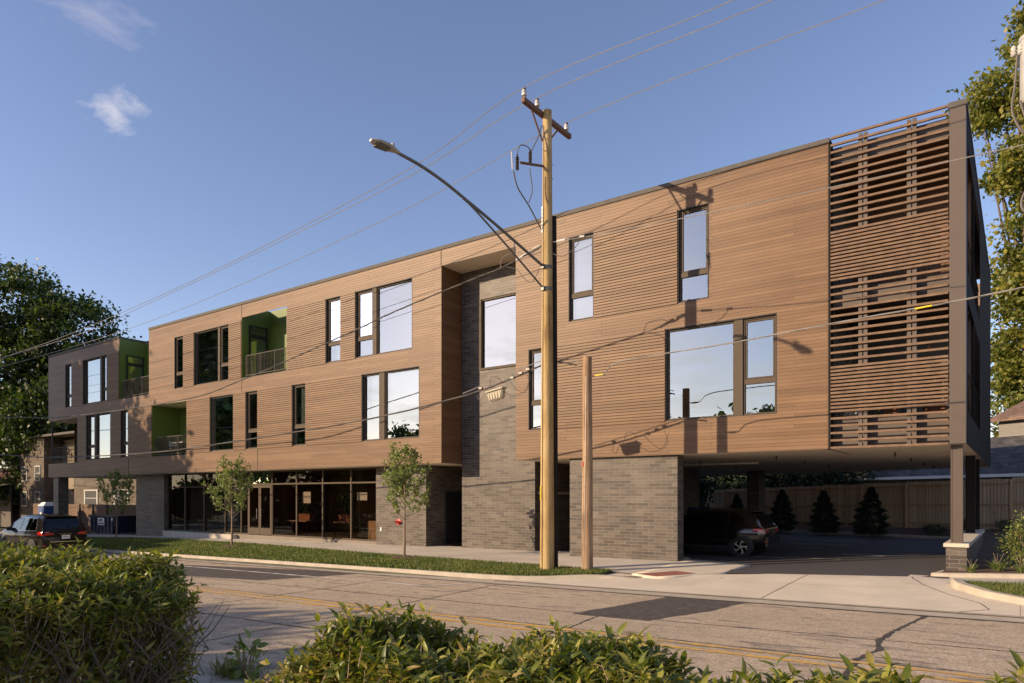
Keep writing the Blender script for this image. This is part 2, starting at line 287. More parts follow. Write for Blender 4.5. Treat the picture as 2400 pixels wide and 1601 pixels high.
# ------------------------------------------------------------ mesh helpers
class MB:
    def __init__(s): s.v = []; s.f = []; s.sm = False
    def add(s, vs, fs):
        n = len(s.v); s.v += [tuple(p) for p in vs]; s.f += [tuple(i + n for i in f) for f in fs]; return s
    def box(s, x0, x1, y0, y1, z0, z1):
        return s.add([(x0, y0, z0), (x1, y0, z0), (x1, y1, z0), (x0, y1, z0), (x0, y0, z1), (x1, y0, z1), (x1, y1, z1), (x0, y1, z1)],
                     [(0, 3, 2, 1), (4, 5, 6, 7), (0, 1, 5, 4), (1, 2, 6, 5), (2, 3, 7, 6), (3, 0, 4, 7)])
    def quad(s, a, b, c, d): return s.add([a, b, c, d], [(0, 1, 2, 3)])
    def tube(s, pts, r, n=8, cap=True):
        pts = [Vector(p) for p in pts]; rs = r if isinstance(r, (list, tuple)) else [r] * len(pts)
        vs = []; fs = []; up = None
        for i, p in enumerate(pts):
            d = (pts[min(i + 1, len(pts) - 1)] - pts[max(i - 1, 0)]).normalized()
            if up is None: up = Vector((0, 0, 1)) if abs(d.z) < 0.9 else Vector((1, 0, 0))
            a = d.cross(up).normalized(); b = a.cross(d).normalized(); up = b
            for k in range(n):
                t = 2 * math.pi * k / n; vs.append(p + (a * math.cos(t) + b * math.sin(t)) * rs[i])
        for i in range(len(pts) - 1):
            for k in range(n): fs.append((i * n + k, i * n + (k + 1) % n, (i + 1) * n + (k + 1) % n, (i + 1) * n + k))
        if cap: fs.append(tuple(range(n))[::-1]); fs.append(tuple((len(pts) - 1) * n + k for k in range(n)))
        return s.add(vs, fs)
    def lathe(s, prof, c=(0, 0, 0), axis='z', n=20):
        vs = []; fs = []
        for r, h in prof:
            for k in range(n):
                t = 2 * math.pi * k / n; a, b = r * math.cos(t), r * math.sin(t)
                vs.append({'z': (c[0] + a, c[1] + b, c[2] + h), 'y': (c[0] + a, c[1] + h, c[2] + b), 'x': (c[0] + h, c[1] + a, c[2] + b)}[axis])
        for i in range(len(prof) - 1):
            for k in range(n): fs.append((i * n + k, i * n + (k + 1) % n, (i + 1) * n + (k + 1) % n, (i + 1) * n + k))
        fs.append(tuple(range(n))[::-1]); fs.append(tuple((len(prof) - 1) * n + k for k in range(n)))
        return s.add(vs, fs)
    def prism(s, poly, axis, a, b):
        """poly: list of 2D points, extruded from a to b along axis ('y': poly in xz, 'x': poly in yz, 'z': poly in xy)"""
        n = len(poly); mk = {'y': lambda p, h: (p[0], h, p[1]), 'x': lambda p, h: (h, p[0], p[1]), 'z': lambda p, h: (p[0], p[1], h)}[axis]
        return s.add([mk(p, a) for p in poly] + [mk(p, b) for p in poly], [tuple(range(n))[::-1], tuple(range(n, 2 * n))] + [(i, (i + 1) % n, n + (i + 1) % n, n + i) for i in range(n)])
    def build(s, name, mat, parent=None, smooth=False, bevel=0.0):
        me = bpy.data.meshes.new(name); me.from_pydata(s.v, [], s.f); me.validate()
        bm_ = bmesh.new(); bm_.from_mesh(me); bmesh.ops.recalc_face_normals(bm_, faces=bm_.faces)
        if bevel: bmesh.ops.bevel(bm_, geom=[e for e in bm_.edges if e.calc_face_angle(0) > 0.5], offset=bevel, segments=2, affect='EDGES', clamp_overlap=True)
        bm_.to_mesh(me); bm_.free()
        return link(name, me, mat, parent, smooth)
def link(name, me, mat, parent=None, smooth=False):
    me.materials.append(mat)
    if smooth:
        me.polygons.foreach_set('use_smooth', [True] * len(me.polygons))
        try: me.set_sharp_from_angle(angle=R(40))
        except Exception: pass
    o = bpy.data.objects.new(name, me); COL.objects.link(o)
    if parent is not None: setparent(o, parent)
    return o
def wloc(o):
    l = Vector(o.location)
    return l
def setparent(o, p):
    o.parent = p
    if p.get('_world'):                       # part meshes of this thing are written in world coordinates
        o.matrix_parent_inverse = Matrix.Translation(-Vector(p.location)); o['_world'] = 0
def thing(name, label, cat, loc=(0, 0, 0), rz=0, group=None, worldmesh=False):
    o = bpy.data.objects.new(name, None); COL.objects.link(o); o.location = loc; o.rotation_euler = (0, 0, rz); o.empty_display_size = 0.3
    o['label'] = label; o['category'] = cat
    if group: o['group'] = group
    if worldmesh: o['_world'] = 1
    return o
def tag(o, label, cat, group=None, kind=None):
    o['label'] = label; o['category'] = cat
    if group: o['group'] = group
    if kind: o['kind'] = kind
    return o
def struct(o, kind='structure'): o['kind'] = kind; return o
def fast(name, V, F, mat, parent=None, smooth=False):
    me = bpy.data.meshes.new(name); V = np.asarray(V, dtype=np.float32); F = np.asarray(F, dtype=np.int32); k = F.shape[1]
    me.vertices.add(len(V)); me.vertices.foreach_set('co', V.ravel())
    me.loops.add(F.size); me.loops.foreach_set('vertex_index', F.ravel())
    me.polygons.add(len(F)); me.polygons.foreach_set('loop_start', np.arange(0, F.size, k, dtype=np.int32)); me.update(calc_edges=True)
    return link(name, me, mat, parent, smooth)
def text_mesh(name, s, size, mat, parent, loc, rot, extrude=0.003, align='CENTER', stack=False):
    cu = bpy.data.curves.new(name, 'FONT'); cu.body = '\n'.join(s) if stack else s; cu.size = size; cu.extrude = extrude; cu.align_x = align; cu.align_y = 'CENTER'
    if stack: cu.space_line = 0.82
    ob = bpy.data.objects.new(name, cu); COL.objects.link(ob); dg = bpy.context.evaluated_depsgraph_get(); dg.update()
    me = bpy.data.meshes.new_from_object(ob.evaluated_get(dg)); bpy.data.objects.remove(ob)
    me.transform(Matrix.Translation(loc) @ rot.to_4x4()); me.materials.clear()
    return link(name, me, mat, parent)
def unit(v): return v / np.maximum(np.linalg.norm(v, axis=-1, keepdims=True), 1e-9)
def leaf_quads(P, size, rng, up=0.3, asp=0.6):
    n = len(P); nr = unit(rng.normal(size=(n, 3)) + np.array([0, 0, up])); t = unit(np.cross(nr, rng.normal(size=(n, 3)))); b = np.cross(nr, t)
    s = (size * rng.uniform(0.6, 1.3, n))[:, None]
    V = np.stack([P - t * s, P + b * s * asp + nr * s * 0.15, P + t * s, P - b * s * asp + nr * s * 0.15], 1).reshape(-1, 3)
    return V, np.arange(4 * n).reshape(-1, 4)
def leaf_curved(P, T, NRM, L, rng, wid=0.36, curl=0.35):
    """folded, drooping leaves: base P, direction T, upper side NRM, length L"""
    n = len(P); B = unit(np.cross(T, NRM)); NRM = np.cross(B, T); L = L[:, None]; c = (curl * rng.uniform(0.3, 1.6, n))[:, None]
    f = (rng.uniform(0.1, 0.5, n))[:, None]
    def pt(t, w): return P + T * L * t - NRM * L * c * t * t + B * L * w + NRM * L * abs(w) * f
    w = wid / 2
    V = np.stack([pt(0, 0), pt(0.35, 0), pt(0.7, 0), pt(1.0, 0), pt(0.3, w), pt(0.68, w * 0.8), pt(0.3, -w), pt(0.68, -w * 0.8)], 1).reshape(-1, 3)
    tri = np.array([[0, 4, 1], [0, 1, 6], [1, 4, 5], [1, 5, 2], [1, 2, 7], [1, 7, 6], [2, 5, 3], [2, 3, 7]])
    F = (tri[None] + (np.arange(n) * 8)[:, None, None]).reshape(-1, 3)
    return V, F

# ------------------------------------------------------------ levels of the site
def zr(X): return -0.18 + 0.0145 * max(min(X, 30), -90)
def zs(X): return float(np.interp(X, [-100, -60, -45, -40, -30, -20, -8, 0, 10], [-1.5, -0.8, -0.47, -0.34, -0.2, -0.08, 0, 0.03, 0.2]))
def zlot(X, Y): return max(0.081 + 0.0237 * X - 0.0091 * Y, zs(X) - 0.12)
FA = (-0.3, 19.6); FB = (-18.2, 27.3)       # rear fence line
def fence_y(X): return FA[1] + (X - FA[0]) * (FB[1] - FA[1]) / (FB[0] - FA[0])
def lerp(a, b, t): return a + (b - a) * t
def walk_edge(X): return float(np.interp(X, [-60, -45, -36, -28, -20, -12, -8.9, -8.0], [-1.4, -1.3, -0.6, -1.2, -2.35, -2.75, -3.1, -3.3]))
def kerb_y(X): return float(np.interp(X, [-100, -12, -11, -10.2, -9.3, -8.5, -7.9], [-5.1, -5.1, -5.03, -4.7, -4.15, -3.78, -3.55]))
def kerb_h(X): return float(np.interp(X, [-100, -11, -9.3, -8.5, -7.9], [0.15, 0.15, 0.13, 0.08, 0.015]))
def zwalk(X, Y):
    base = zs(X) - 0.03 - 0.018 * max(0, 1.0 - Y)
    if X > -8.9:
        t = min(1, max(0, (X + 8.9) / 1.2)) * min(1, max(0, (-Y - 1.0) / 1.6)); base = lerp(base, -0.12, t)
    return base
def zdrive(X, Y):
    t = min(1, max(0, (Y + 5.25) / 3.2)); top = lerp(-0.11, zlot(X, -1.6) + 0.01, min(1, max(0, (X + 8) / 3))); return lerp(zr(X) + 0.03, top, t)
def strip(name, xs, y0, y1, z, mat, rows=4, parent=None, off=0.0):
    mb = MB(); nx = len(xs)
    for X in xs:
        a, b = y0(X), y1(X)
        for j in range(rows + 1):
            Y = lerp(a, b, j / rows); mb.v.append((X, Y, z(X, Y) + off))
    for i in range(nx - 1):
        for j in range(rows): k = i * (rows + 1) + j; mb.f.append((k, k + rows + 1, k + rows + 2, k + 1))
    return mb.build(name, mat, parent, smooth=True)
def fr(a, b, s): n = max(1, int(round((b - a) / s))); return [a + (b - a) * i / n for i in range(n + 1)]

def zground(X, Y):
    if Y < -5.3: return zr(X) - 0.12 if Y > -15.6 else zr(X) - 0.02
    if Y < 1.5: return min(zs(X), zr(X) + 0.35) - 0.28
    fy = fence_y(X)
    if Y < fy - 2.5: return zlot(X, Y) - 0.10
    return float(np.interp(Y, [fy - 2.5, fy, fy + 30], [zlot(X, fy - 2.5) - 0.1, lerp(0.4, -0.1, min(1, max(0, -X / 20))) if X > -40 else -0.8, 0.3 if X > -40 else -0.9]))
gx = sorted(set([-1200, -600, -300, -200, -140] + fr(-120, 40, 4) + [80, 160, 300, 600, 1200]))
gy = sorted(set([-1200, -500, -200, -100, -60, -30] + fr(-22, 60, 1.0) + [80, 120, 200, 400, 1000]))
mb = MB()
for X in gx:
    for Y in gy: mb.v.append((X, Y, zground(X, Y)))
ny = len(gy)
for i in range(len(gx) - 1):
    for j in range(ny - 1): k = i * ny + j; mb.f.append((k, k + ny, k + ny + 1, k + 1))
struct(mb.build('ground', M['soil'], None, True))
XS = fr(-140, 30, 2.0)
struct(strip('road', XS, lambda X: -15.1, lambda X: -5.6, lambda X, Y: zr(X), M['road'], 3))
struct(strip('gutter', XS, lambda X: -5.6, lambda X: -5.1, lambda X, Y: zr(X) + 0.008 + (0.02 if Y > -5.2 else 0), M['kerb'], 2))
struct(strip('near_kerb', XS, lambda X: -15.45, lambda X: -15.1, lambda X, Y: zr(X) + (0.13 if Y < -15.2 else 0.0), M['kerb'], 4))
struct(strip('near_pavement', XS, lambda X: -17.0, lambda X: -15.45, lambda X, Y: zr(X) + 0.128, M['sidewalk'], 1))
# kerb along the verge, curling in to the driveway
def kerb(name, path, hs, width=0.17, zb=None, label=None):
    mb = MB(); n = len(path); prof = []
    for i, (x, y) in enumerate(path):
        a = Vector(path[max(i - 1, 0)]); b = Vector(path[min(i + 1, n - 1)]); d = (b - a).normalized(); nrm = Vector((-d.y, d.x))
        h = hs[i]; z0 = zb(x, y) if zb else zr(x)
        for off, hh in ((-0.02, -0.12), (0.0, 0.02), (0.02, h * 0.75), (0.05, h), (width, h), (width + 0.01, -0.12)):
            p = Vector((x, y)) + nrm * off; mb.v.append((p.x, p.y, z0 + hh))
    for i in range(n - 1):
        for k in range(5): mb.f.append((i * 6 + k, (i + 1) * 6 + k, (i + 1) * 6 + k + 1, i * 6 + k + 1))
    mb.f.append(tuple(range(6))); mb.f.append(tuple((n - 1) * 6 + k for k in range(6)))
    return struct(mb.build(name, M['kerb'], None, True))
kp = fr(-120, -12, 3) + fr(-11.6, -7.9, 0.35)
kerb('kerb', [(x, kerb_y(x)) for x in kp], [kerb_h(x) for x in kp], zb=lambda x, y: lerp(zr(x), zdrive(x, y) - 0.02, min(1, max(0, (x + 10.5) / 1.5))))
# verge
gxs = fr(-120, -14, 2) + fr(-13.5, -8.9, 0.35)
def zverge(X, Y):
    a, b = kerb_y(X) + 0.17, walk_edge(X); t = min(1, max(0, (Y - a) / max(0.05, b - a)))
    za = lerp(zr(X), zdrive(X, kerb_y(X)) - 0.02, min(1, max(0, (X + 10.5) / 1.5))) + kerb_h(X)
    return lerp(za, zwalk(X, b), t) - 0.012 + 0.03 * math.sin(math.pi * t)
struct(strip('grass_verge', gxs, lambda X: kerb_y(X) + 0.16, lambda X: walk_edge(X) + 0.01, zverge, M['grassbase'], 5))
# pavement with its raised end at the car park entry
def walk_back(X): return 1.6 if X < -8.3 else float(np.interp(X, [-8.3, -6.5, -6.25], [0.95, 0.5, 0.2]))
sx = fr(-120, -12, 2) + fr(-11.5, -8.3, 0.4)
struct(strip('pavement', sx, walk_edge, walk_back, zwalk, M['sidewalk'], 6))
def wk2(X): return float(np.interp(X, [-8.3, -7.9, -7.3, -6.6, -6.25], [-3.25, -3.4, -3.45, -2.2, -1.7]))
o = strip('pavement_end', fr(-8.3, -6.25, 0.2), wk2, walk_back, zwalk, M['drive'], 6)
bm_ = bmesh.new(); bm_.from_mesh(o.data)
ex = bmesh.ops.extrude_face_region(bm_, geom=bm_.faces[:]); bmesh.ops.translate(bm_, verts=[v for v in ex['geom'] if isinstance(v, bmesh.types.BMVert)], vec=(0, 0, -0.22))
bmesh.ops.recalc_face_normals(bm_, faces=bm_.faces); bm_.to_mesh(o.data); bm_.free(); struct(o)
def tact_z(X, Y): return zwalk(X, Y) + 0.006
mb = MB(); C_ = [(-8.2, -3.2), (-7.55, -3.38), (-6.95, -2.2), (-7.6, -2.0)]
for i in range(13):
    for j in range(19):
        u, v = i / 12, j / 18; p = [lerp(lerp(C_[0][k], C_[1][k], u), lerp(C_[3][k], C_[2][k], u), v) for k in (0, 1)]; mb.v.append((p[0], p[1], tact_z(*p)))
for i in range(12):
    for j in range(18): k = i * 19 + j; mb.f.append((k, k + 19, k + 20, k + 1))
for i in range(12):
    for j in range(18):
        u, v = (i + .5) / 12, (j + .5) / 18; p = [lerp(lerp(C_[0][k], C_[1][k], u), lerp(C_[3][k], C_[2][k], u), v) for k in (0, 1)]
        z = tact_z(*p); r = 0.013; mb.add([(p[0] - r, p[1] - r, z), (p[0] + r, p[1] - r, z), (p[0] + r, p[1] + r, z), (p[0] - r, p[1] + r, z), (p[0], p[1], z + 0.012)], [(0, 1, 4), (1, 2, 4), (2, 3, 4), (3, 0, 4)])
struct(mb.build('tactile_paving', M['tactile']))
struct(strip('pavement_fill', fr(-9.3, -7.95, 0.15), lambda X: kerb_y(X) + 0.13, lambda X: walk_edge(X) + 0.35, lambda X, Y: zwalk(X, Y) - 0.03, M['drive'], 4))
# driveway apron
def dr_front(X): return -5.1
def dr_back(X): return float(np.interp(X, [-11.5, -10.5, -9.3, -8.3, -7.4, -6.6, -6.4, -2.06, -1.6, -1.2, -0.6, 0.2, 1.2], [-5.0, -4.85, -4.15, -3.6, -3.2, -2.35, -2.28, -1.34, -1.25, -2.5, -3.6, -4.3, -4.9]))
struct(strip('driveway', fr(-11.5, 1.2, 0.25), dr_front, lambda X: dr_back(X) + (0.22 if X < -6.9 else 0), zdrive, M['drive'], 8))
struct(strip('driveway_lip', fr(-11.4, 3, 0.6), lambda X: -5.22, lambda X: -5.05, lambda X, Y: zr(X) + 0.037, M['kerb'], 1))
def ribbon(name, pts, w, mat, z, jag=0.0, off=0.006, seg=0.12, parent=None):
    P = [Vector(p) for p in pts]; out_ = []
    for a, b in zip(P[:-1], P[1:]):
        n = max(1, int((b - a).length / seg)); out_ += [a.lerp(b, i / n) for i in range(n)]
    out_.append(P[-1]); mb = MB(); m_ = len(out_)
    for i, p in enumerate(out_):
        d = (out_[min(i + 1, m_ - 1)] - out_[max(i - 1, 0)]).normalized(); nr = Vector((-d.y, d.x))
        q = p + nr * (random.uniform(-jag, jag)); ww = w * (1 + (random.uniform(-0.5, 0.5) if jag else 0)) / 2
        for s_ in (-1, 1): r_ = q + nr * ww * s_; mb.v.append((r_.x, r_.y, z(r_.x, r_.y) + off))
    for i in range(m_ - 1): mb.f.append((2 * i, 2 * i + 1, 2 * i + 3, 2 * i + 2))
    return struct(mb.build(name, mat, parent))
ZR = lambda X, Y: zr(X)
for pts in ([(-40, -10.18), (4, -10.18)], [(-40, -10.52), (4, -10.52)]):
    ribbon('yellow_line', pts, 0.11, M['paint_y'], ZR, 0.012, 0.008)
ribbon('white_line', [(-40, -6.98), (-12.2, -6.9), (-11.55, -5.65)], 0.10, M['paint_w'], ZR, 0.004, 0.008)
for i, (pts, w) in enumerate([([(-40, -8.8), (-15, -8.75), (-8.3, -8.6), (-4, -8.5), (-1.7, -8.42), (4, -8.2)], 0.035), ([(-40, -12.5), (-13, -12.5), (-8.5, -12.38), (3, -12.3)], 0.04),
        ([(-1.35, -5.65), (-1.5, -6.6), (-1.62, -7.5), (-1.7, -8.4), (-1.6, -9.2), (-1.74, -10.05), (-1.6, -12)], 0.07), ([(-40, -10.05), (4, -10.02)], 0.025), ([(-10.9, -5.7), (-10.6, -8.7), (-10.4, -12.4), (-10.3, -15)], 0.03),
        ([(-14.4, -5.7), (-14.1, -9), (-14, -15)], 0.03), ([(-6.3, -8.7), (-6.1, -10.2), (-6.1, -14.9)], 0.03), ([(-19.4, -5.7), (-19, -15)], 0.03), ([(-4, -5.66), (12, -5.64)], 0.05), ([(-30, -5.64), (-4, -5.66)], 0.035)]):
    ribbon('road_crack', pts, w, M['tar'], ZR, 0.02, 0.005, 0.09)
def patch(name, poly, mat, off=0.004, zf=ZR):
    fine = []
    for a, b in zip(poly, poly[1:] + poly[:1]):
        L_ = math.dist(a, b); n = max(1, int(L_ / .15)); fine += [(lerp(a[0], b[0], i / n) + random.uniform(-.03, .03), lerp(a[1], b[1], i / n) + random.uniform(-.02, .02)) for i in range(n)]
    poly = fine
    mb = MB(); n = len(poly); c = [sum(p[k] for p in poly) / n for k in (0, 1)]
    mb.add([(c[0], c[1], zf(*c) + off)] + [(p[0], p[1], zf(*p) + off) for p in poly], [(0, 1 + i, 1 + (i + 1) % n) for i in range(n)]); return struct(mb.build(name, mat))
patch('road_patch', [(-6.25, -5.62), (-4.55, -5.62), (-4.75, -7), (-5.3, -8.7), (-6.85, -8.75), (-6.5, -7)], M['patch'])
patch('road_patch', [(-24, -9.2), (-17.3, -8.3), (-16.2, -5.7), (-18.3, -5.62), (-24.2, -6.6)], M['patch'], 0.003)
ribbon('driveway_joint', [(-4.22, -1.85), (-4.4, -5.1)], 0.016, M['tar'], zdrive, 0, 0.004)
ribbon('driveway_joint', [(-8.2, -3.6), (-3.3, -3.2), (-1.4, -3.05)], 0.007, M['tar'], zdrive, 0, 0.004)
ribbon('driveway_joint', [(-2.05, -1.36), (-1.95, -1.9), (-1.7, -2.6), (-1.2, -3.5), (-0.6, -4.25), (-0.45, -4.75), (-0.9, -5.1)], 0.02, M['tar'], zdrive, 0, 0.004)
# car park
def lot_front(X): return 1.0 if X < -8.3 else float(np.interp(X, [-8.3, -6.42, -6.4, -2.06, -1.6], [0.6, 0.4, -2.33, -1.38, -1.2]))
def lot_back(X): return fence_y(X) - 2.3
struct(strip('car_park', fr(-120, -9, 3) + fr(-8.7, -6.5, 0.3) + fr(-6.41, -1.35, 0.3), lot_front, lot_back, zlot, M['lot'], 10, off=-0.004))
rk = [(x, lot_back(x)) for x in fr(-1.2, -60, -3.0) ] if False else [(x, lot_back(x)) for x in [-1.0 - 3 * i for i in range(20)]]
kerb('car_park_kerb', list(reversed(rk)), [0.14] * len(rk), 0.16, zb=zlot)
for X0, X1, Y0, Y1 in ((-6.0, -4.6, 4.0, 4.0), (-9.5, -6.3, 9.0, 9.0), (-9.5, -5.8, 11.8, 11.8), (-10, -5.6, 14.6, 14.6)):
    ribbon('parking_bay_line', [(X0 - 1.6, Y0), (X1, Y1)], 0.1, M['paint_w'], zlot, 0, 0.006, 0.4)
a = MB(); ax_, ay_ = -4.2, 6.3
for poly in ([(-.8, -.07), (.15, -.07), (.15, .07), (-.8, .07)], [(.15, -.25), (.8, 0), (.15, .25)]):
    n = len(a.v); a.v += [(ax_ + p[0], ay_ + p[1], zlot(ax_, ay_) + 0.008) for p in poly]; a.f.append(tuple(range(n, n + len(poly))))
struct(a.build('parking_arrow', M['paint_w']))
# rear planting bed, right planting bed
def zbed(X, Y):
    fy = fence_y(X); return float(np.interp(Y, [fy - 2.2, fy], [zlot(X, fy - 2.3) + 0.12, lerp(0.42, 0.02, min(1, max(0, (-X) / 18)))]))
struct(strip('mulch_bed', fr(-60, 0, 2), lambda X: lot_back(X) + 0.16, lambda X: fence_y(X) + 0.4, zbed, M['mulch'], 3))
def zright(X, Y): return 0.13 + 0.05 * max(0, X + 1.2) + 0.012 * max(0, Y)
struct(strip('garden_bed', fr(-1.5, 14, 0.5), lambda X: -0.7, lambda X: fence_y(min(X, 0)) - 2.2 if X < 0 else 17.3, zright, M['mulch'], 20))
kerb('bed_kerb', [(-1.72, -0.82)] + [(x, -0.86) for x in fr(-1.6, 8, 0.8)], [0.1] * 14, 0.16, zb=lambda x, y: 0.02 + 0.05 * max(0, x + 1.7))
kerb('bed_kerb', [(-1.6, 0.1), (-1.68, -0.5), (-1.72, -0.82)], [0.1, 0.1, 0.1], 0.14, zb=lambda x, y: 0.02)
def gr_edge(X): return float(np.interp(X, [-1.25, -1.1, -0.6, 0.2, 1.2, 3, 9], [-2.5, -2.95, -3.65, -4.3, -4.75, -4.95, -5.0]))
kerb('kerb', [(-0.55, -2.05), (-1.0, -2.15), (-1.22, -2.5)] + [(x, gr_edge(x)) for x in (-1.1, -0.6, 0.2, 1.2, 3, 9)], [0.02, 0.1, 0.17] + [0.17] * 6, 0.22, zb=lambda x, y: lerp(zr(x), 0.02, min(1, max(0, (y + 5) / 2.5))))
def zrg(X, Y): return lerp(zr(X) + 0.18, 0.12 + 0.04 * X, min(1, max(0, (Y + 4.8) / 2.8)))
struct(strip('grass_verge', fr(-1.05, 9, 0.4), lambda X: gr_edge(X) + 0.2, lambda X: -2.1, zrg, M['grassbase'], 4))
struct(strip('pavement', fr(-1.7, 9, 0.5), lambda X: -2.6 if X < -1.2 else -2.12, lambda X: -0.84, lambda X, Y: 0.03 + 0.045 * max(0, X + 1.7) - (0.03 if X < -1.3 else 0), M['sidewalk'], 3))
def zfill(X, Y): return lerp(zr(X) + 0.04, 0.042, min(1, max(0, (Y + 5) / 2.6)))
struct(strip('driveway_side', fr(-2.15, 0.6, 0.25), lambda X: float(np.interp(X, [-2.15, -1.2, -0.6, 0.6], [-2.3, -3.5, -4.3, -5.1])), lambda X: float(np.interp(X, [-2.2, -1.3, -1.2, -0.6, 0.6], [-0.72, -0.72, -1.9, -3.4, -4.4])), zfill, M['drive'], 4))

def blades(name, n, xs, y0, y1, z, h=0.07, seed=1, dens=None):
    rng = np.random.default_rng(seed); X = rng.uniform(xs[0], xs[1], n); t = rng.uniform(0, 1, n)
    A = np.array([y0(x) for x in X]); B = np.array([y1(x) for x in X]); Y = A + (B - A) * t; Z = np.array([z(x, y) for x, y in zip(X, Y)])
    P = np.stack([X, Y, Z], 1); a = rng.uniform(0, 6.28, n); H = h * rng.uniform(0.5, 1.4, n); w = 0.006 + 0.0006 * np.abs(X)
    side = np.stack([np.cos(a), np.sin(a), 0 * a], 1) * w[:, None]; lean = rng.normal(size=(n, 3)) * 0.4 * H[:, None]; lean[:, 2] = H
    V = np.stack([P - side, P + side, P + lean], 1).reshape(-1, 3); o_ = fast(name, V, np.arange(3 * n).reshape(-1, 3), M['grass']); o_['kind'] = 'stuff'; return o_
nb_l = blades('grass', 80000, (-46, -8.95), lambda X: kerb_y(X) + 0.19, lambda X: walk_edge(X), zverge, 0.08, 3)
nb_r = blades('grass', 14000, (-0.95, 4), lambda X: gr_edge(X) + 0.24, lambda X: -2.12, zrg, 0.07, 4)

# ------------------------------------------------------------ the building
ZB, ZT = 3.2, 11.35
bld = thing('apartment_building', 'long three storey building clad in brown wood boards above dark grey brick', 'building', (-27, 0, 0), worldmesh=True)
def wall_with_holes(x0, x1, z0, z1, holes, Y=0.0, depth=0.12, mat='wood', name='wood_cladding'):
    xs = sorted(set([x0, x1] + [v for h in holes for v in h[:2] if x0 < v < x1])); zz = sorted(set([z0, z1] + [v for h in holes for v in h[2:4] if z0 < v < z1]))
    mb = MB()
    for xa, xb in zip(xs[:-1], xs[1:]):
        for za, zb in zip(zz[:-1], zz[1:]):
            cx, cz = (xa + xb) / 2, (za + zb) / 2
            if any(h[0] < cx < h[1] and h[2] < cz < h[3] for h in holes): continue
            mb.quad((xa, Y, za), (xb, Y, za), (xb, Y, zb), (xa, Y, zb))
    return mb.build(name, M[mat], bld)
Z3 = (7.76, 10.58); Z2 = (4.23, 7.04)
# x0,x1,z0,z1, kind: 's' single sash, 'L'/'R' mullion with the narrow sash on that side, 'o' plain; mull=(a,b); split; blind=(fx0,fx1,z down to)
WIN = [
 (-50.95, -50.0, *Z3, 's', None, 8.5, (0.05, 0.95, 7.9)), (-48.31, -45.11, *Z3, 'R', (-46.07, -45.82), 8.5, (0.02, 0.98, 7.8)),
 (-47.85, -44.64, *Z2, 'L', (-46.85, -46.58), 5.05, (0.35, 0.98, 4.4)), (-43.31, -42.45, *Z2, 's', None, 5.05, None),
 (-37.3, -36.36, *Z3, 's', None, 8.56, None), (-35.3, -32.09, *Z3, 'R', (-33.12, -32.94), 8.58, None),
 (-33.78, -31.69, *Z2, 'o', None, None, None), (-30.64, -29.67, *Z2, 's', None, 5.1, None),
 (-24.65, -23.68, *Z3, 's', None, 8.58, (0.45, 0.97, 7.9)), (-22.74, -19.43, *Z3, 'L', (-21.73, -21.5), 8.55, None),
 (-27.01, -26.04, *Z2, 's', None, 5.1, (0.35, 0.97, 4.55)), (-22.33, -19.05, *Z2, 'L', (-21.34, -21.03), None, (0.10, 0.99, 5.15)),
 (-12.23, -11.26, *Z3, 's', None, 8.61, (0.12, 0.99, 7.85)), (-8.38, -7.4, *Z3, 's', None, 8.6, None),
 (-8.78, -5.47, *Z2, 'R', (-6.67, -6.43), 5.2, None), (-13.86, -12.88, *Z2, 's', None, 5.16, None)]
BAL = [(-43.54, -40.03, 7.70, 11.6), (-30.99, -27.42, 7.72, 10.71), (-39.67, -36.03, 4.14, 7.05), (-53.6, -49.14, 4.12, 7.0)]
holes = [w[:4] for w in WIN] + BAL + [(-17.9, -14.4, 2.0, 10.74)]
wall_with_holes(-53.59, -4.13, ZB, ZT, holes)
RIB = [(-50.0, -48.31, 3), (-45.11, -43.56, 3), (-36.36, -35.3, 3), (-32.09, -31.02, 3), (-27.40, -24.65, 3), (-23.68, -22.74, 3), (-11.26, -8.38, 3),
       (-49.10, -47.85, 2), (-44.64, -43.31, 2), (-42.45, -39.69, 2), (-36.01, -33.78, 2), (-31.69, -30.64, 2), (-29.67, -27.01, 2), (-26.04, -22.33, 2), (-12.88, -8.78, 2)]
for xa, xb, lv in RIB:
    z0, z1 = (7.74, 10.6) if lv == 3 else (4.21, 7.06); n = int((z1 - z0) / 0.092); p = (z1 - z0) / n; mb = MB()
    for i in range(n): mb.box(xa + .003, xb - .003, -0.036, -0.004, z0 + i * p + 0.0155, z0 + (i + 1) * p - 0.0155)
    for i in range(n + 1): mb.box(xa + .003, xb - .003, -0.008, -0.002, max(z0, z0 + i * p - 0.0153), min(z1, z0 + i * p + 0.0153))
    mb.build('ribbed_cladding', M['rib'], bld)
# metal seams
mb = MB()
for x, z0, z1 in ((-42.44, 3.2, 4.2), (-30.99, 10.72, 11.34), (-30.99, 7.06, 7.72), (-29.68, 3.2, 4.23), (-17.915, 10.75, 11.34), (-4.145, 3.2, 11.35)): MB().box(x - .012, x + .012, -0.012, 0.002, z0, z1).build('seam_strip', M['frame'], bld)
# coping
mb = MB()
for xa, xb in ((-53.62, -43.54), (-40.03, -4.11)): mb.box(xa, xb, -0.035, 0.33, ZT, ZT + 0.13)
mb.box(-43.72, -43.5, 0.331, 1.6, ZT, ZT + 0.1); mb.box(-43.5, -40.03, 1.55, 1.85, ZT, ZT + 0.1); mb.box(-53.62, -53.42, 0.331, 15, ZT, ZT + 0.13)
mb.build('roof_coping', M['coping'], bld)
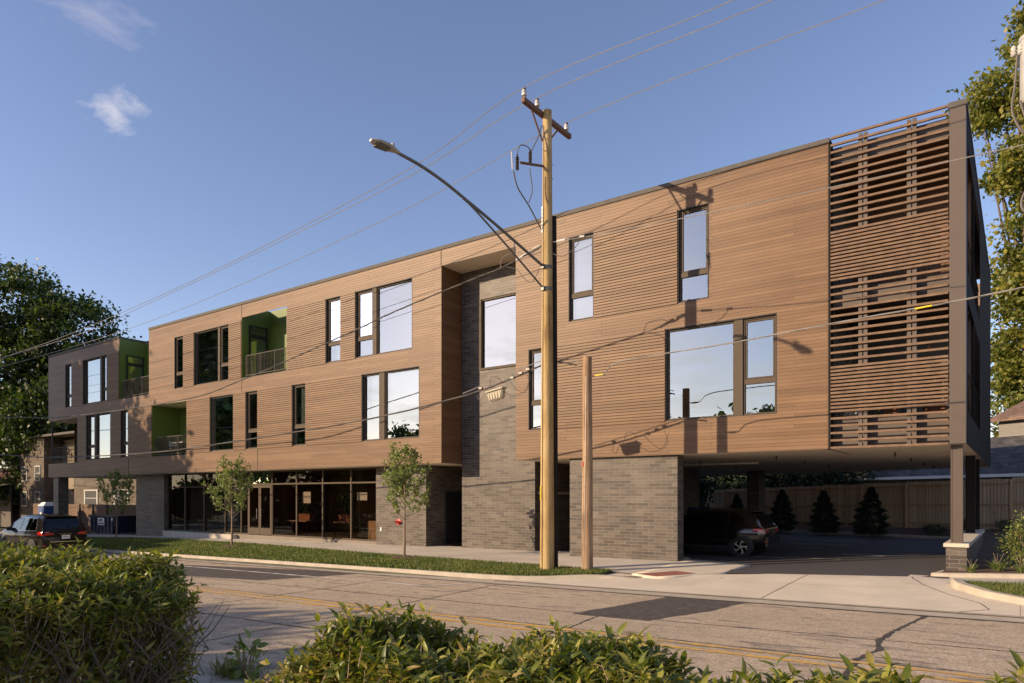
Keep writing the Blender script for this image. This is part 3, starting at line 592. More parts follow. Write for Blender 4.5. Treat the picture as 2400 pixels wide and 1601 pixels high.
# windows
def win(w):
    x0, x1, z0, z1, kind, mull, split, blind = w; f = MB(); rv = MB(); D0, D1 = 0.075, 0.16
    for a in ((x0 - .0, x0 + .03, z0, z1), (x1 - .03, x1, z0, z1)): rv.box(a[0], a[1], 0.001, D1, a[2], a[3])
    rv.box(x0 + .03, x1 - .03, 0.001, D1, z1 - .035, z1); rv.box(x0 + .03, x1 - .03, 0.0, D1, z0, z0 + .02)
    ix0, ix1, iz0, iz1 = x0 + .03, x1 - .03, z0 + .02, z1 - .035
    root = f
    def border(a0, a1, b0, b1, t, y0, y1):
        f.box(a0, a0 + t, y0, y1, b0, b1); f.box(a1 - t, a1, y0, y1, b0, b1); f.box(a0 + t, a1 - t, y0, y1, b0, b0 + t); f.box(a0 + t, a1 - t, y0, y1, b1 - t, b1)
    cells = []
    if mull: cells = [(ix0, mull[0]), (mull[1], ix1)]; f.box(mull[0], mull[1], D0 - .045, D1, iz0, iz1)
    else: cells = [(ix0, ix1)]
    panes = []
    for ci, (a, b) in enumerate(cells):
        border(a, b, iz0, iz1, 0.05, D0, D1)
        sash = split and (kind == 's' or (kind == 'L' and ci == 0) or (kind == 'R' and ci == 1))
        if sash:
            f.box(a + .05, b - .05, D0 + .002, D1, split - .07, split + .07)
            border(a + .062, b - .062, split + .08, iz1 - .062, 0.04, D0 + .02, D1 - .01)
            panes += [(a + .09, b - .09, split + .11, iz1 - .09), (a + .045, b - .045, iz0 + .045, split - .065)]
        else: panes.append((a + .045, b - .045, iz0 + .045, iz1 - .045))
    fo = f.build('window', M['frame'], bld); rv.build('window_reveal', M['reveal'], fo)
    for (a, b, c, d) in panes: MB().quad((a, 0.13, c), (b, 0.13, c), (b, 0.13, d), (a, 0.13, d)).build('pane', M['glass'], fo)
    if blind:
        fx0, fx1, zd = blind; a, b = lerp(x0, x1, fx0) + .05, lerp(x0, x1, fx1) - .05
        MB().quad((a, 0.21, zd), (b, 0.21, zd), (b, 0.21, z1 - .04), (a, 0.21, z1 - .04)).build('blind', M['blind'], fo)
    return fo
bld['_world'] = 1
for w in WIN:
    fo = None
    # frame parts inherit world coordinates
    fo = win(w)
# interior volumes behind the windows (rooms)
rooms = MB(); fl = MB()
segs3 = [(-53.4, -43.6), (-39.9, -31.05), (-27.35, -18.0), (-14.3, -4.25)]; segs2 = [(-49.0, -39.75), (-35.95, -18.0), (-14.3, -4.25)]
for segs, z0, z1 in ((segs3, 7.45, 10.95), (segs2, 4.0, 7.2)):
    for xa, xb in segs:
        rooms.quad((xa, 4.2, z0), (xb, 4.2, z0), (xb, 4.2, z1), (xa, 4.2, z1))
        n = max(1, int((xb - xa) / 3.4))
        for i in range(n + 1): x = lerp(xa, xb, i / n); rooms.box(x - .05, x + .05, 0.4 if 0 < i < n else 0.02, 4.19, z0, z1)
        fl.box(xa, xb, 0.02, 4.18, z0 - .06, z0); rooms.box(xa, xb, 0.02, 4.18, z1, z1 + .05)
rooms.build('interior_wall', M['room'], bld); fl.build('interior_floor', M['floor'], bld)
# floor slabs, roof and rear volume
mb = MB()
mb.box(-53.5, -4.2, 1.9, 15.2, 3.6, 3.9)
mb.box(-53.4, -43.7, 0.02, 1.8, 11.05, 11.2); mb.box(-39.9, -31.1, 0.02, 1.8, 11.05, 11.2); mb.box(-27.3, -4.2, 0.02, 1.8, 11.05, 11.2); mb.box(-53.4, -1.2, 1.8, 15.3, 11.05, 11.2)
mb.build('roof', M['coping'], bld)
def rear_y(X): return min(17.0 - (X + 1.05) * 0.43, 24.0) if X > -20 else 15.3
mb = MB()
mb.add([(-53.59, 15.3, 3.2), (-20, 15.3, 3.2), (-53.59, 15.3, 11.35), (-20, 15.3, 11.35)], [(0, 1, 3, 2)])
for xa, xb in ((-17.3, -12), (-12, -6.5), (-6.5, -1.05)): mb.quad((xa, rear_y(xa), 3.22), (xb, rear_y(xb), 3.22), (xb, rear_y(xb), 11.35), (xa, rear_y(xa), 11.35))
mb.quad((-20, 15.3, 3.2), (-17.3, rear_y(-17.3), 3.2), (-17.3, rear_y(-17.3), 11.35), (-20, 15.3, 11.35))
mb.quad((-53.59, 0.0, 7.0), (-53.59, 0.0, 11.35), (-53.59, 15.3, 11.35), (-53.59, 15.3, 7.0)); mb.quad((-53.59, 1.6, 3.2), (-53.59, 1.6, 7.0), (-53.59, 15.3, 7.0), (-53.59, 15.3, 3.2))
mb.build('rear_wall', M['wood'], bld)
mb = MB(); mb.add([(-53.6, 0, 3.2), (-17.9, 0, 3.2), (-17.9, 1.2, 3.2), (-14.4, 1.2, 3.2), (-14.4, 0, 3.2), (-1.05, 0.02, 3.2), (-1.05, 17, 3.2), (-17.3, rear_y(-17.3), 3.2), (-20, 15.3, 3.2), (-53.6, 15.3, 3.2)], [(0, 1, 2, 9), (2, 3, 8, 9), (3, 4, 5, 6, 7, 8)])
mb.build('soffit', M['soffit'], bld)
# sprinkler heads and a recessed slot light in the soffit
for X, Y in ((-6.2, 2.6), (-6.2, 6.2), (-6.2, 10), (-6.2, 13.5), (-2.9, 2.6), (-2.9, 6.2), (-2.9, 10), (-2.9, 13.5), (-9.4, 4.5), (-9.4, 8.5), (-12.5, 8)):
    MB().lathe([(0.018, 0), (0.018, -0.07), (0.05, -0.075), (0.05, -0.085), (0.012, -0.09), (0.012, -0.12), (0.03, -0.125), (0.03, -0.13)], (X, Y, 3.2), n=10).build('sprinkler_head', M['dark'], bld)
MB().box(-10.6, -7.8, 6.0, 6.22, 3.12, 3.19).build('ceiling_light', M['white'], bld)
# balcony boxes
def balcony(x0, x1, z0, z1, ceil, doorside=True, left=True, right=True, mat='green'):
    g = MB(); dp = 1.6
    g.quad((x0 + .01, dp, z0), (x1 - .01, dp, z0), (x1 - .01, dp, z1), (x0 + .01, dp, z1))
    if left: g.box(x0 - .12, x0 + .008, 0.004, dp, z0, z1)
    if right: g.box(x1 - .008, x1 + .12, 0.004, dp, z0, z1)
    g.build('balcony_wall', M[mat], bld)
    s = MB().box(x0 + .01, x1 - .01, 0.004, dp, z0 - .35, z0 + .03); s.build('balcony_floor', M['coping'], bld)
    if ceil: MB().box(x0 + .01, x1 - .01, 0.005, dp, z1 - .01, z1 + .25).build('balcony_ceiling', M['soffit'], bld)
    r = MB(); zt_ = z0 + 1.1; a, b = x0 + .30, x1 - .03
    r.box(a, b, 0.03, 0.07, zt_ - .04, zt_); r.box(a, b, 0.035, 0.065, z0 + .10, z0 + .14)
    n = int((b - a) / 0.115)
    for i in range(n + 1):
        x = lerp(a + .01, b - .01, i / n); w_ = 0.02 if i % 10 == 0 else 0.007; r.box(x - w_, x + w_, 0.04 - w_ * .4, 0.06 + w_ * .4, z0 + (.0 if i % 10 == 0 else .14), zt_ - .04)
    r.box(a - .012, a + .03, 0.03, 1.6, zt_ - .04, zt_)
    for k in range(13): r.box(a, a + .012, 0.1 + k * .12, 0.112 + k * .12, z0 + .1, zt_ - .04)
    r.build('balcony_railing', M['rail'], bld)
    if doorside:
        X = x0 + .012; d = MB(); y0, y1 = 0.38, 1.43; zt2 = z0 + 2.72
        for (a0, a1, b0, b1) in ((y0, y0 + .1, z0 + .03, zt2), (y1 - .1, y1, z0 + .03, zt2), (y0 + .1, y1 - .1, zt2 - .08, zt2), (y0 + .1, y1 - .1, z0 + 2.1, z0 + 2.28), (y0 + .1, y1 - .1, z0 + .03, z0 + .3)): d.box(X, X + .05, a0, a1, b0, b1)
        do = d.build('balcony_door', M['black'], bld)
        MB().quad((X + .02, y0 + .1, z0 + .3), (X + .02, y1 - .1, z0 + .3), (X + .02, y1 - .1, z0 + 2.1), (X + .02, y0 + .1, z0 + 2.1)).build('pane', M['glass'], do)
        MB().quad((X + .02, y0 + .1, z0 + 2.28), (X + .02, y1 - .1, z0 + 2.28), (X + .02, y1 - .1, zt2 - .08), (X + .02, y0 + .1, zt2 - .08)).build('pane', M['glass'], do)
        MB().box(X + .05, X + .08, y1 - .2, y1 - .05, z0 + 1.0, z0 + 1.04).build('handle', M['chrome'], do)
balcony(-43.54, -40.03, 7.70, 11.34, False)
balcony(-30.99, -27.42, 7.72, 11.34, False)
balcony(-39.67, -36.03, 4.14, 7.05, True, doorside=False)
MB().box(-28.75, -28.5, 1.5, 1.59, 9.1, 9.42).build('wall_vent', M['black'], bld)
# open corner balcony at the far end
g = MB(); g.quad((-49.9, 1.6, 4.12), (-49.14, 1.6, 4.12), (-49.14, 1.6, 7.0), (-49.9, 1.6, 7.0)); g.box(-49.13, -49.0, 0.004, 1.6, 4.12, 7.0); g.build('balcony_wall', M['green'], bld)
MB().box(-53.58, -49.14, 0.004, 1.6, 3.9, 4.12).build('balcony_floor', M['coping'], bld); MB().box(-53.58, -49.14, 0.004, 1.6, 7.0, 7.2).build('balcony_ceiling', M['soffit'], bld)
r = MB(); r.box(-53.1, -49.2, 0.03, 0.07, 5.16, 5.2); r.box(-53.1, -49.2, 0.035, 0.065, 4.2, 4.24); r.box(-53.14, -53.06, 0.02, 0.1, 4.12, 7.0); r.box(-53.12, -53.08, 0.1, 1.6, 5.16, 5.2)
for i in range(33): x = -53.0 + i * .118; r.box(x - .007, x + .007, 0.043, 0.057, 4.24, 5.16)
for i in range(12): y = .12 + i * .12; r.box(-53.107, -53.093, y, y + .014, 4.12, 5.16)
r.build('balcony_railing', M['rail'], bld)
wb = MB(); wb.quad((-53.59, 1.62, 3.2), (-49.9, 1.62, 3.2), (-49.9, 1.62, 4.12), (-53.59, 1.62, 4.12)); wb.build('rear_wall', M['wood'], bld)
# stair tower recess: brown side wall, brick front, window
mb = MB(); mb.quad((-17.9, 0.0, 3.2), (-17.9, 1.2, 3.2), (-17.9, 1.2, 10.74), (-17.9, 0.0, 10.74)); mb.quad((-14.4, 0.0, 3.2), (-14.4, 1.2, 3.2), (-14.4, 1.2, 10.74), (-14.4, 0.0, 10.74)); mb.build('wood_cladding', M['wood'], bld)
MB().quad((-17.9, 0.003, 10.74), (-14.4, 0.003, 10.74), (-14.4, 1.2, 10.74), (-17.9, 1.2, 10.74)).build('recess_soffit', M['soffit'], bld)
wall_with_holes(-17.88, -14.4, -0.5, 10.74, [(-17.02, -14.6, 6.8, 9.56)], Y=1.2, mat='brick', name='brick_tower')
def simple_win(x0, x1, z0, z1, Y, sill=True):
    f = MB(); f.box(x0, x0 + .12, Y - .02, Y + .15, z0, z1); f.box(x1 - .08, x1, Y + .03, Y + .15, z0, z1); f.box(x0 + .12, x1 - .08, Y + .03, Y + .15, z1 - .07, z1); f.box(x0 + .12, x1 - .08, Y - .04, Y + .15, z0, z0 + .09)
    fo = f.build('window', M['frame'], bld); MB().quad((x0 + .12, Y + .1, z0 + .09), (x1 - .08, Y + .1, z0 + .09), (x1 - .08, Y + .1, z1 - .07), (x0 + .12, Y + .1, z1 - .07)).build('pane', M['glass'], fo)
simple_win(-17.02, -14.6, 6.8, 9.56, 1.2)
MB().box(-17.8, -14.3, 1.4, 4.2, 2, 2.1).box(-17.8, -14.3, 4.2, 4.3, -0.2, 11).build('interior_wall', M['room'], bld)
# ground floor brick
for args in ((-43.22, -39.95, 0.83, 2.4, -0.9, 3.195), (-22.38, -19.47, 0.83, 4.5, -0.4, 3.195), (-12.27, -8.45, 0.15, 0.62, -0.4, 3.195), (-12.27, -12.0, 0.63, 6.0, -0.4, 3.195),
             (-53.1, -52.35, 0.12, 0.75, -1.2, 3.195), (-11.02, -10.42, 15.0, 15.95, -0.6, 3.195), (-14.3, -12.3, 6.1, 12, -0.6, 3.19)):
    MB().box(*args).build('brick_wall', M['brick'], bld)
mb = MB(); mb.quad((-17.88, 1.2, -0.4), (-17.88, 4.5, -0.4), (-17.88, 4.5, 3.195), (-17.88, 1.2, 3.195)); mb.quad((-19.47, 4.5, -0.4), (-17.88, 4.5, -0.4), (-17.88, 4.5, 3.195), (-19.47, 4.5, 3.195)); mb.build('brick_wall', M['brick'], bld)
mb = MB(); mb.quad((-14.4, 1.2, -0.4), (-14.4, 4, -0.4), (-14.4, 4, 3.195), (-14.4, 1.2, 3.195)); mb.quad((-14.4, 4.0, -0.4), (-12.27, 4.0, -0.4), (-12.27, 4.0, 3.195), (-14.4, 4.0, 3.195)); mb.build('brick_wall', M['brick'], bld)
# side doors
d = MB().box(-19.465, -19.42, 2.0, 3.0, -0.06, 2.12); do = d.build('service_door', M['black'], bld)
MB().tube([(-19.41, 2.85, 0.95), (-19.36, 2.85, 0.95), (-19.36, 2.72, 0.95)], 0.012).build('handle', M['chrome'], do)
MB().box(-19.465, -19.43, 3.25, 3.36, 1.05, 1.55).build('entry_panel', M['steel'], bld)
d = MB().box(-13.5, -12.5, 3.93, 3.99, -0.05, 2.15); do = d.build('service_door', M['black'], bld)
MB().tube([(-12.6, 3.92, 0.95), (-12.6, 3.87, 0.95), (-12.75, 3.87, 0.95)], 0.012).build('handle', M['chrome'], do)
for z in (0.3, 1.1, 1.9): MB().box(-13.53, -13.49, 3.9, 3.93, z, z + .12).build('hinge', M['steel'], do)
# red siamese connection and outlet cover
rc = MB().lathe([(0.13, 0), (0.13, -0.02), (0.05, -0.03), (0.05, -0.1)], (-21.0, 0.828, 0.86), 'y').tube([(-21.0, 0.74, .86), (-21.07, 0.66, .86)], 0.05).tube([(-21.0, 0.74, .86), (-20.93, 0.66, .86)], 0.05)
rc.build('fire_hose_connection', M['red'], bld, True)
MB().box(-22.1, -22.02, 0.80, 0.829, 0.45, 0.6).build('outlet_cover', M['white'], bld)
# shopfront
sf = MB(); YG = 1.05
X0, X1 = -39.9, -22.4
ml = [-39.9, -38.03, -36.1, -34.06, -32.6, -31.97, -29.97, -28.05, -26.13, -24.18, -22.42]
for x in ml: sf.box(x - .035, x + .035, YG - .05, YG + .06, -0.02 if x < -32.7 else -0.04, 3.19)
def fill(a, b, z0, z1): sf.box(a + .036, b - .036, YG - .04, YG + .05, z0, z1)
for a, b in zip(ml[:-1], ml[1:]):
    left = b < -32.5
    fill(a, b, 2.50, 2.57) if not left else fill(a, b, 2.42, 2.47)
    if not (a == -31.97): fill(a, b, -0.02, 0.04)
    fill(a, b, 3.12, 3.18)
sfo = sf.build('shopfront_frame', M['frame'], bld)
gl = MB().quad((X0, YG + .01, 0.0), (-31.97, YG + .01, 0), (-31.97, YG + .01, 3.15), (X0, YG + .01, 3.15)).quad((-29.97, YG + .01, 0), (X1, YG + .01, 0), (X1, YG + .01, 3.15), (-29.97, YG + .01, 3.15)).quad((-31.97, YG + .01, 2.57), (-29.97, YG + .01, 2.57), (-29.97, YG + .01, 3.15), (-31.97, YG + .01, 3.15))
gl.build('shop_glass', M['shopglass'], bld)
for a, b in ((-31.92, -30.98), (-30.96, -30.02)):
    d = MB(); d.box(a, a + .09, YG - .06, YG, 0.0, 2.48); d.box(b - .09, b, YG - .06, YG, 0.0, 2.48); d.box(a + .09, b - .09, YG - .06, YG, 2.36, 2.48); d.box(a + .09, b - .09, YG - .06, YG, 0.0, 0.34)
    do = d.build('shop_door', M['frame'], bld); MB().quad((a + .09, YG - .03, .34), (b - .09, YG - .03, .34), (b - .09, YG - .03, 2.36), (a + .09, YG - .03, 2.36)).build('pane', M['shopglass'], do)
    hx = b - .16 if a < -31 else a + .16
    MB().tube([(hx, YG - .06, .8), (hx, YG - .12, .8), (hx, YG - .12, 1.3), (hx, YG - .06, 1.3)], 0.014).build('handle', M['chrome'], do)
mb = MB(); mb.box(-39.9, -22.4, 7.0, 7.1, -0.1, 3.19); mb.box(-33.0, -32.9, 1.3, 6.9, -0.1, 3.19); mb.build('shop_wall', M['shopwall'], bld)
MB().box(-39.9, -22.4, 0.99, 7.0, -0.3, -0.03).build('shop_floor', M['floor'], bld)
MB().box(-39.9, -22.4, 1.12, 7.0, 3.1, 3.19).build('shop_ceiling', M['roomdark'], bld)
struct(MB().box(-39.9, -32.9, 0.72, 0.98, -0.7, -0.06).build('entrance_step', M['sidewalk']))
struct(MB().box(-39.7, -36.2, 0.74, 0.97, -0.059, -0.052).build('teal_light_strip', M['teal']))  # thin teal sheet painting the teal light on the step

# louvered corner
cn = MB()
def slats():
    z = 11.45; u = 0.0968; out_ = [z]; pos = 0
    steps = [2] * 13 + [1] * 13 + [2] * 12 + [1] * 12 + [2] * 5
    for s_ in steps: z -= s_ * u; out_.append(z)
    return out_
ls = MB()
for z in slats(): ls.box(-4.08, -1.42, -0.03, 0.03, z - .028, z + .028)
ls.build('louver_slats', M['slat'], bld)
for a, b in ((-3.42, -3.33), (-3.30, -3.21), (-2.31, -2.22), (-2.19, -2.10)): MB().box(a, b, 0.035, 0.13, 3.21, 11.40).build('louver_post', M['panel'], bld)
MB().box(-1.395, -1.06, -0.035, 0.30, 3.21, 11.36).build('corner_column_cover', M['panel'], bld)
MB().box(-1.42, -1.03, -0.05, 0.34, 11.36, 11.50).box(-1.36, -1.03, 0.341, 17.0, 11.36, 11.48).build('roof_coping', M['coping'], bld)
MB().box(-4.12, -4.085, 0.0, 0.3, 3.2, 11.4).build('corner_trim', M['dark'], bld)
# balcony decks, side and back behind the louvers
MB().box(-4.1, -1.1, 0.31, 2.9, 3.23, 4.02).build('balcony_deck', M['panel'], bld); MB().box(-4.1, -1.1, 0.31, 2.9, 7.0, 7.45).build('balcony_deck', M['panel'], bld)
mb = MB(); mb.box(-4.1, -1.1, 0.3, 0.34, 10.85, 11.3); mb.build('parapet_panel', M['panel'], bld)
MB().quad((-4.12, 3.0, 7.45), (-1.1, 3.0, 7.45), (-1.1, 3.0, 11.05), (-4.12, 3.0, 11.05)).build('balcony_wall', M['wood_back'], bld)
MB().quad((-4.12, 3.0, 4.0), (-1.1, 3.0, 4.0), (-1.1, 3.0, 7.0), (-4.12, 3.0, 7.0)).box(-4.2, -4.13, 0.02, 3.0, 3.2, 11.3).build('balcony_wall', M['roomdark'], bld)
MB().box(-4.1, -1.1, 0.35, 3.0, 10.85, 10.9).build('balcony_ceiling', M['wood_back'], bld)
for z0 in (4.02, 7.45):
    r = MB(); r.box(-4.1, -1.1, 0.32, 0.36, z0 + 1.05, z0 + 1.1)
    for i in range(26): x = -4.05 + i * .115; r.box(x, x + .012, 0.333, 0.347, z0, z0 + 1.05)
    r.build('balcony_railing', M['dark'], bld)
    s = MB(); s.box(-1.12, -1.08, 0.55, 7.0, z0 + 1.05, z0 + 1.1)
    for i in range(54): y = .58 + i * .12; s.box(-1.106, -1.094, y, y + .012, z0, z0 + 1.05)
    s.build('balcony_railing', M['dark'], bld)
# side elevation, openings on both floors
mb = MB(); hs = [(0.6, 7.0, 4.05, 6.8), (0.6, 7.0, 7.5, 10.6)]; ys = [0.305, 0.6, 7.0, 17.0]; zz = [3.2, 4.05, 6.8, 7.5, 10.6, 11.36]
for ya, yb in zip(ys[:-1], ys[1:]):
    for za, zb in zip(zz[:-1], zz[1:]):
        if any(h[0] < (ya + yb) / 2 < h[1] and h[2] < (za + zb) / 2 < h[3] for h in hs): continue
        mb.quad((-1.05, ya, za), (-1.05, yb, za), (-1.05, yb, zb), (-1.05, ya, zb))
mb.build('side_panel', M['dark'], bld)
for y in (3.6,): MB().box(-1.16, -1.06, y, y + .15, 4.05, 10.6).build('side_post', M['dark'], bld)
# plants on the lower louvered balcony and string lights above
def box_plant(name, label, c, r, n, mat, size=0.05, pot='terracotta', potsz=(0.35, 0.2, 0.22), seed=1, h=0.5, group=None):
    rng = np.random.default_rng(seed); t = thing(name, label, 'plant', c, group=group)
    V, F = leaf_quads(np.array([0, 0, potsz[2] + h * .45]) + rng.normal(size=(n, 3)) * np.array([r, r * .6, h * .32]), size, rng); V[:, 2] = np.maximum(V[:, 2], .05)
    fast('foliage', V, F, M[mat], t); a, b, h2 = potsz
    MB().add([(-a * .42, -b * .42, 0), (a * .42, -b * .42, 0), (a * .42, b * .42, 0), (-a * .42, b * .42, 0), (-a / 2, -b / 2, h2), (a / 2, -b / 2, h2), (a / 2, b / 2, h2), (-a / 2, b / 2, h2), (-a * .44, -b * .44, h2), (a * .44, -b * .44, h2), (a * .44, b * .44, h2), (-a * .44, b * .44, h2), (0, 0, h2 - .03)],
             [(3, 2, 1, 0), (0, 1, 5, 4), (1, 2, 6, 5), (2, 3, 7, 6), (3, 0, 4, 7), (4, 5, 9, 8), (5, 6, 10, 9), (6, 7, 11, 10), (7, 4, 8, 11), (8, 9, 12), (9, 10, 12), (10, 11, 12), (11, 8, 12)]).build('pot', M[pot], t)
    MB().tube([(0, 0, h2 - .03), (0.02, 0, h2 + h * .4)], 0.012).build('stem', M['twig'], t)
    return t
box_plant('potted_plant', 'red leaved plant behind the lower louvers nearest the corner column', (-1.75, 0.75, 4.02), 0.22, 420, 'leaf_red', 0.06, potsz=(0.5, 0.25, 0.25), seed=21, h=1.0)
box_plant('potted_plant', 'green bushy plant behind the lower louvers in the middle bay', (-2.75, 0.8, 4.02), 0.2, 260, 'leaf_shrub', 0.05, seed=22, h=0.6)
box_plant('potted_plant', 'tall climbing plant in white pot behind the louvers beside the wood wall', (-3.72, 0.7, 4.02), 0.12, 300, 'leaf_shrub', 0.05, pot='white', seed=23, h=1.4)

# low wall and legs at the entry (part of the building)
mb = MB(); mb.add([(-1.47, -0.02, -0.2), (-1.04, -0.02, -0.2), (-1.04, 9.1, -0.2), (-1.47, 9.1, -0.2), (-1.47, -0.02, 0.70), (-1.04, -0.02, 0.70), (-1.04, 9.1, 0.70), (-1.47, 9.1, 0.70)], [(0, 3, 2, 1), (4, 5, 6, 7), (0, 1, 5, 4), (1, 2, 6, 5), (2, 3, 7, 6), (3, 0, 4, 7)])
mb.build('low_brick_wall', M['brick'], bld); MB().box(-1.52, -0.99, -0.07, 9.15, 0.70, 0.79).build('wall_cap', M['limestone'], bld, bevel=0.008)
for y in (0.22, 5.95, 8.85):
    l = MB(); l.box(-1.37, -1.15, y, y + .22, 0.79, 3.2); lo = l.build('steel_leg', M['panel'] if y < 1 else M['dark'], bld)
    MB().box(-1.385, -1.36, y - .015, y + .235, 0.79, 3.19).box(-1.16, -1.135, y - .015, y + .235, 0.79, 3.19).build('flange', M['panel'] if y < 1 else M['dark'], lo)


# ------------------------------------------------------------ vegetation
def tree(name, label, cat, base, height, blobs, n, leaf, mat, trunk_r=0.25, seed=1, group=None, limbs=None, bark='bark', clump=0.9, lean=(0, 0), core=0.55):
    """blobs: (x, y, z, rx, ry, rz) ellipsoids of the crown relative to the base"""
    rng = np.random.default_rng(seed); t = thing(name, label, cat, base, group=group)
    vol = np.array([b[3] * b[4] * b[5] for b in blobs]); vol = vol / vol.sum(); P = []; C = []
    for b, w in zip(blobs, vol):
        nc = max(4, int(n * w / 90)); d = unit(rng.normal(size=(nc, 3))); r = rng.uniform(core, 1.0, nc) ** 0.6
        c = np.array(b[:3]) + d * r[:, None] * np.array(b[3:]); C.append(c)
        k = 90; off = rng.normal(size=(nc, k, 3)) * clump * rng.uniform(0.6, 1.3, (nc, 1, 1)) * np.array([1, 1, 0.62]); P.append((c[:, None] + off).reshape(-1, 3))
    P = np.concatenate(P); C = np.concatenate(C); V, F = leaf_quads(P, leaf, rng); fast('crown', V, F, M[mat], t)
    mb = MB(); zt = height * 0.72; pts = []; z0 = -0.3
    for i in range(6): u = i / 5; pts.append((lean[0] * u + rng.normal() * .02 * height * u, lean[1] * u, z0 + (zt - z0) * u))
    mb.tube(pts, [trunk_r * (1.25 if i == 0 else 1 - 0.75 * i / 5) for i in range(6)], 10)
    nl = limbs or 14
    for i in rng.choice(len(C), min(nl, len(C)), replace=False):
        e = Vector(C[i]); u = min(0.9, max(0.25, (e.z / height) * 0.75)); s_ = Vector(pts[int(u * 5)]); mid = s_.lerp(e, 0.55) + Vector((0, 0, -0.04 * height * 0.3))
        r0 = trunk_r * 0.38 * (1 - u * .5); mb.tube([s_, mid, e], [r0, r0 * .6, r0 * .2], 6)
    mb.build('trunk', M[bark], t, True); return t

# saplings on the verge
def sapling(label, base, h, w, seed, n=1500, squat=0.0):
    rng = np.random.default_rng(seed); t = thing('sapling_tree', label, 'tree', base, group='young street trees on the grass verge')
    br = MB(); tips = []; zc = h * 0.31
    br.tube([(0, 0, -.1), (0.02, 0, zc * .5), (0.0, 0.02, zc), (0.03, 0, h * .62), (0.0, 0, h * .9)], [0.05, 0.04, 0.034, 0.02, 0.006], 8)
    P = []; T = []
    for i in range(30):
        a = i * 2.4 + rng.normal() * .3; u = (i / 30); z0 = zc + u * (h * .5); top = min(h * 1.0, z0 + h * (.42 - .2 * u) * rng.uniform(.7, 1.1))
        prof = math.sin(math.pi * min(1, max(0.12, (top - zc) / (h - zc)) ** 0.8)) ** .6 if top < h * .98 else .35
        rad = w / 2 * rng.uniform(.55, 1.1) * max(.3, prof)
        e = np.array([math.cos(a) * rad, math.sin(a) * rad, top]); s0 = np.array([0, 0, z0]); m = s0 * .5 + e * .5 + np.array([math.cos(a) * rad * .18, math.sin(a) * rad * .18, -.08 * h])
        br.tube([s0, m, e], [0.012, 0.008, 0.003], 4)
        for k in range(9):
            u2 = rng.uniform(.3, 1); q = (1 - u2) ** 2 * s0 + 2 * u2 * (1 - u2) * m + u2 ** 2 * e; tip = q + unit(rng.normal(size=3) + np.array([0, 0, .5])) * rng.uniform(.1, .3)
            br.tube([q, tip], [0.0035, 0.0015], 3)
            for f in np.linspace(.1, 1, max(3, n // 150)): P.append(q * (1 - f) + tip * f + rng.normal(size=3) * .035)
    P = np.array(P); nrm = unit(rng.normal(size=P.shape) + np.array([0, 0, .8])); T = unit(rng.normal(size=P.shape) + np.array([0, 0, -.3]))
    V, F = leaf_curved(P, T, nrm, rng.uniform(.055, .10, len(P)), rng, 0.85); fast('crown', V, F, M['leaf_sap'], t)
    br.build('trunk', M['twig'], t, True)
    z = lambda x, y: base[2] + 0.045
    m = MB(); pr = [(0.0, 0.085), (0.25, 0.075), (0.5, 0.05), (0.62, 0.0)]
    for r_, hh in pr:
        for k in range(18): m.v.append((r_ * 1.1 * math.cos(k * .349) * (1 + .1 * rng.normal()) + .05, r_ * .75 * math.sin(k * .349), hh + .01))
    for i in range(3):
        for k in range(18): m.f.append((i * 18 + k, i * 18 + (k + 1) % 18, (i + 1) * 18 + (k + 1) % 18, (i + 1) * 18 + k))
    o = m.build('mulch_ring', M['mulch'], None, True); o.location = base; struct(o)
    return t
sapling('young street tree in front of the brick wall with the red hose connection', (-16.87, -3.04, zverge(-16.87, -3.04)), 3.85, 2.35, 31)
sapling('young street tree standing in front of the dark shopfront glass', (-28.05, -2.4, zverge(-28.05, -2.4)), 4.0, 2.6, 32)
sapling('young street tree with bare stem between the parked dark car and the brick pier', (-40.4, -1.6, zverge(-40.4, -1.6)), 3.9, 2.7, 33)

# large background trees
tree('broadleaf_tree', 'huge dark green tree towering over the far end of the building', 'tree', (-84, 11, -1), 29, [(-3, -2, 23, 5.5, 5, 5), (2.5, 2, 20, 5, 5, 4), (-5, -2, 15, 7, 6, 6), (6, 4, 16, 4.5, 4.5, 3.2), (9.5, 6, 15.5, 3.6, 3.6, 2.4), (1, 1, 11, 9, 7, 5), (-4, -2, 6, 7, 6, 4.5), (7, 5, 8.5, 6, 5, 4)], 100000, 0.22, 'leaf_dark', 0.8, 41, limbs=34, clump=.72)
tree('broadleaf_tree', 'low dark tree behind the open corner balcony of the far end', 'tree', (-73, 16, -1), 13, [(0, 0, 8, 6, 5, 4), (4, 0, 5.5, 4, 4, 3)], 16000, 0.3, 'leaf_dark', 0.4, 42, clump=.8)
tree('broadleaf_tree', 'sunlit bush hanging over the roof of the dark carport', 'tree', (-80, 3.0, -1), 6.5, [(0, 0, 4.2, 2.6, 2, 2.2)], 5000, 0.2, 'leaf_right', 0.2, 43, clump=.5)
tree('cottonwood_tree', 'tall yellowish green cottonwood tree rising beyond the right end of the building', 'tree', (0.8, 50.5, 0.2), 44, [(-1.6, 0, 34.3, 3.6, 3, 2.6), (1.5, 0, 38.5, 3.2, 3, 4), (2.2, 0, 34, 4, 3, 5), (-.6, 0, 28.3, 3.2, 3, 2.6), (2, 0, 28, 4, 3, 4), (1.2, 0, 22.5, 3.5, 3, 3), (-1.2, 0, 19, 2.2, 3, 3.4), (2.5, 0, 16, 4.5, 3, 5), (-.5, 0, 12.5, 3.4, 3, 3), (1, 0, 8, 5, 3, 2.8)], 62000, 0.22, 'leaf_right', 0.6, 44, limbs=40, clump=.66, core=.2)
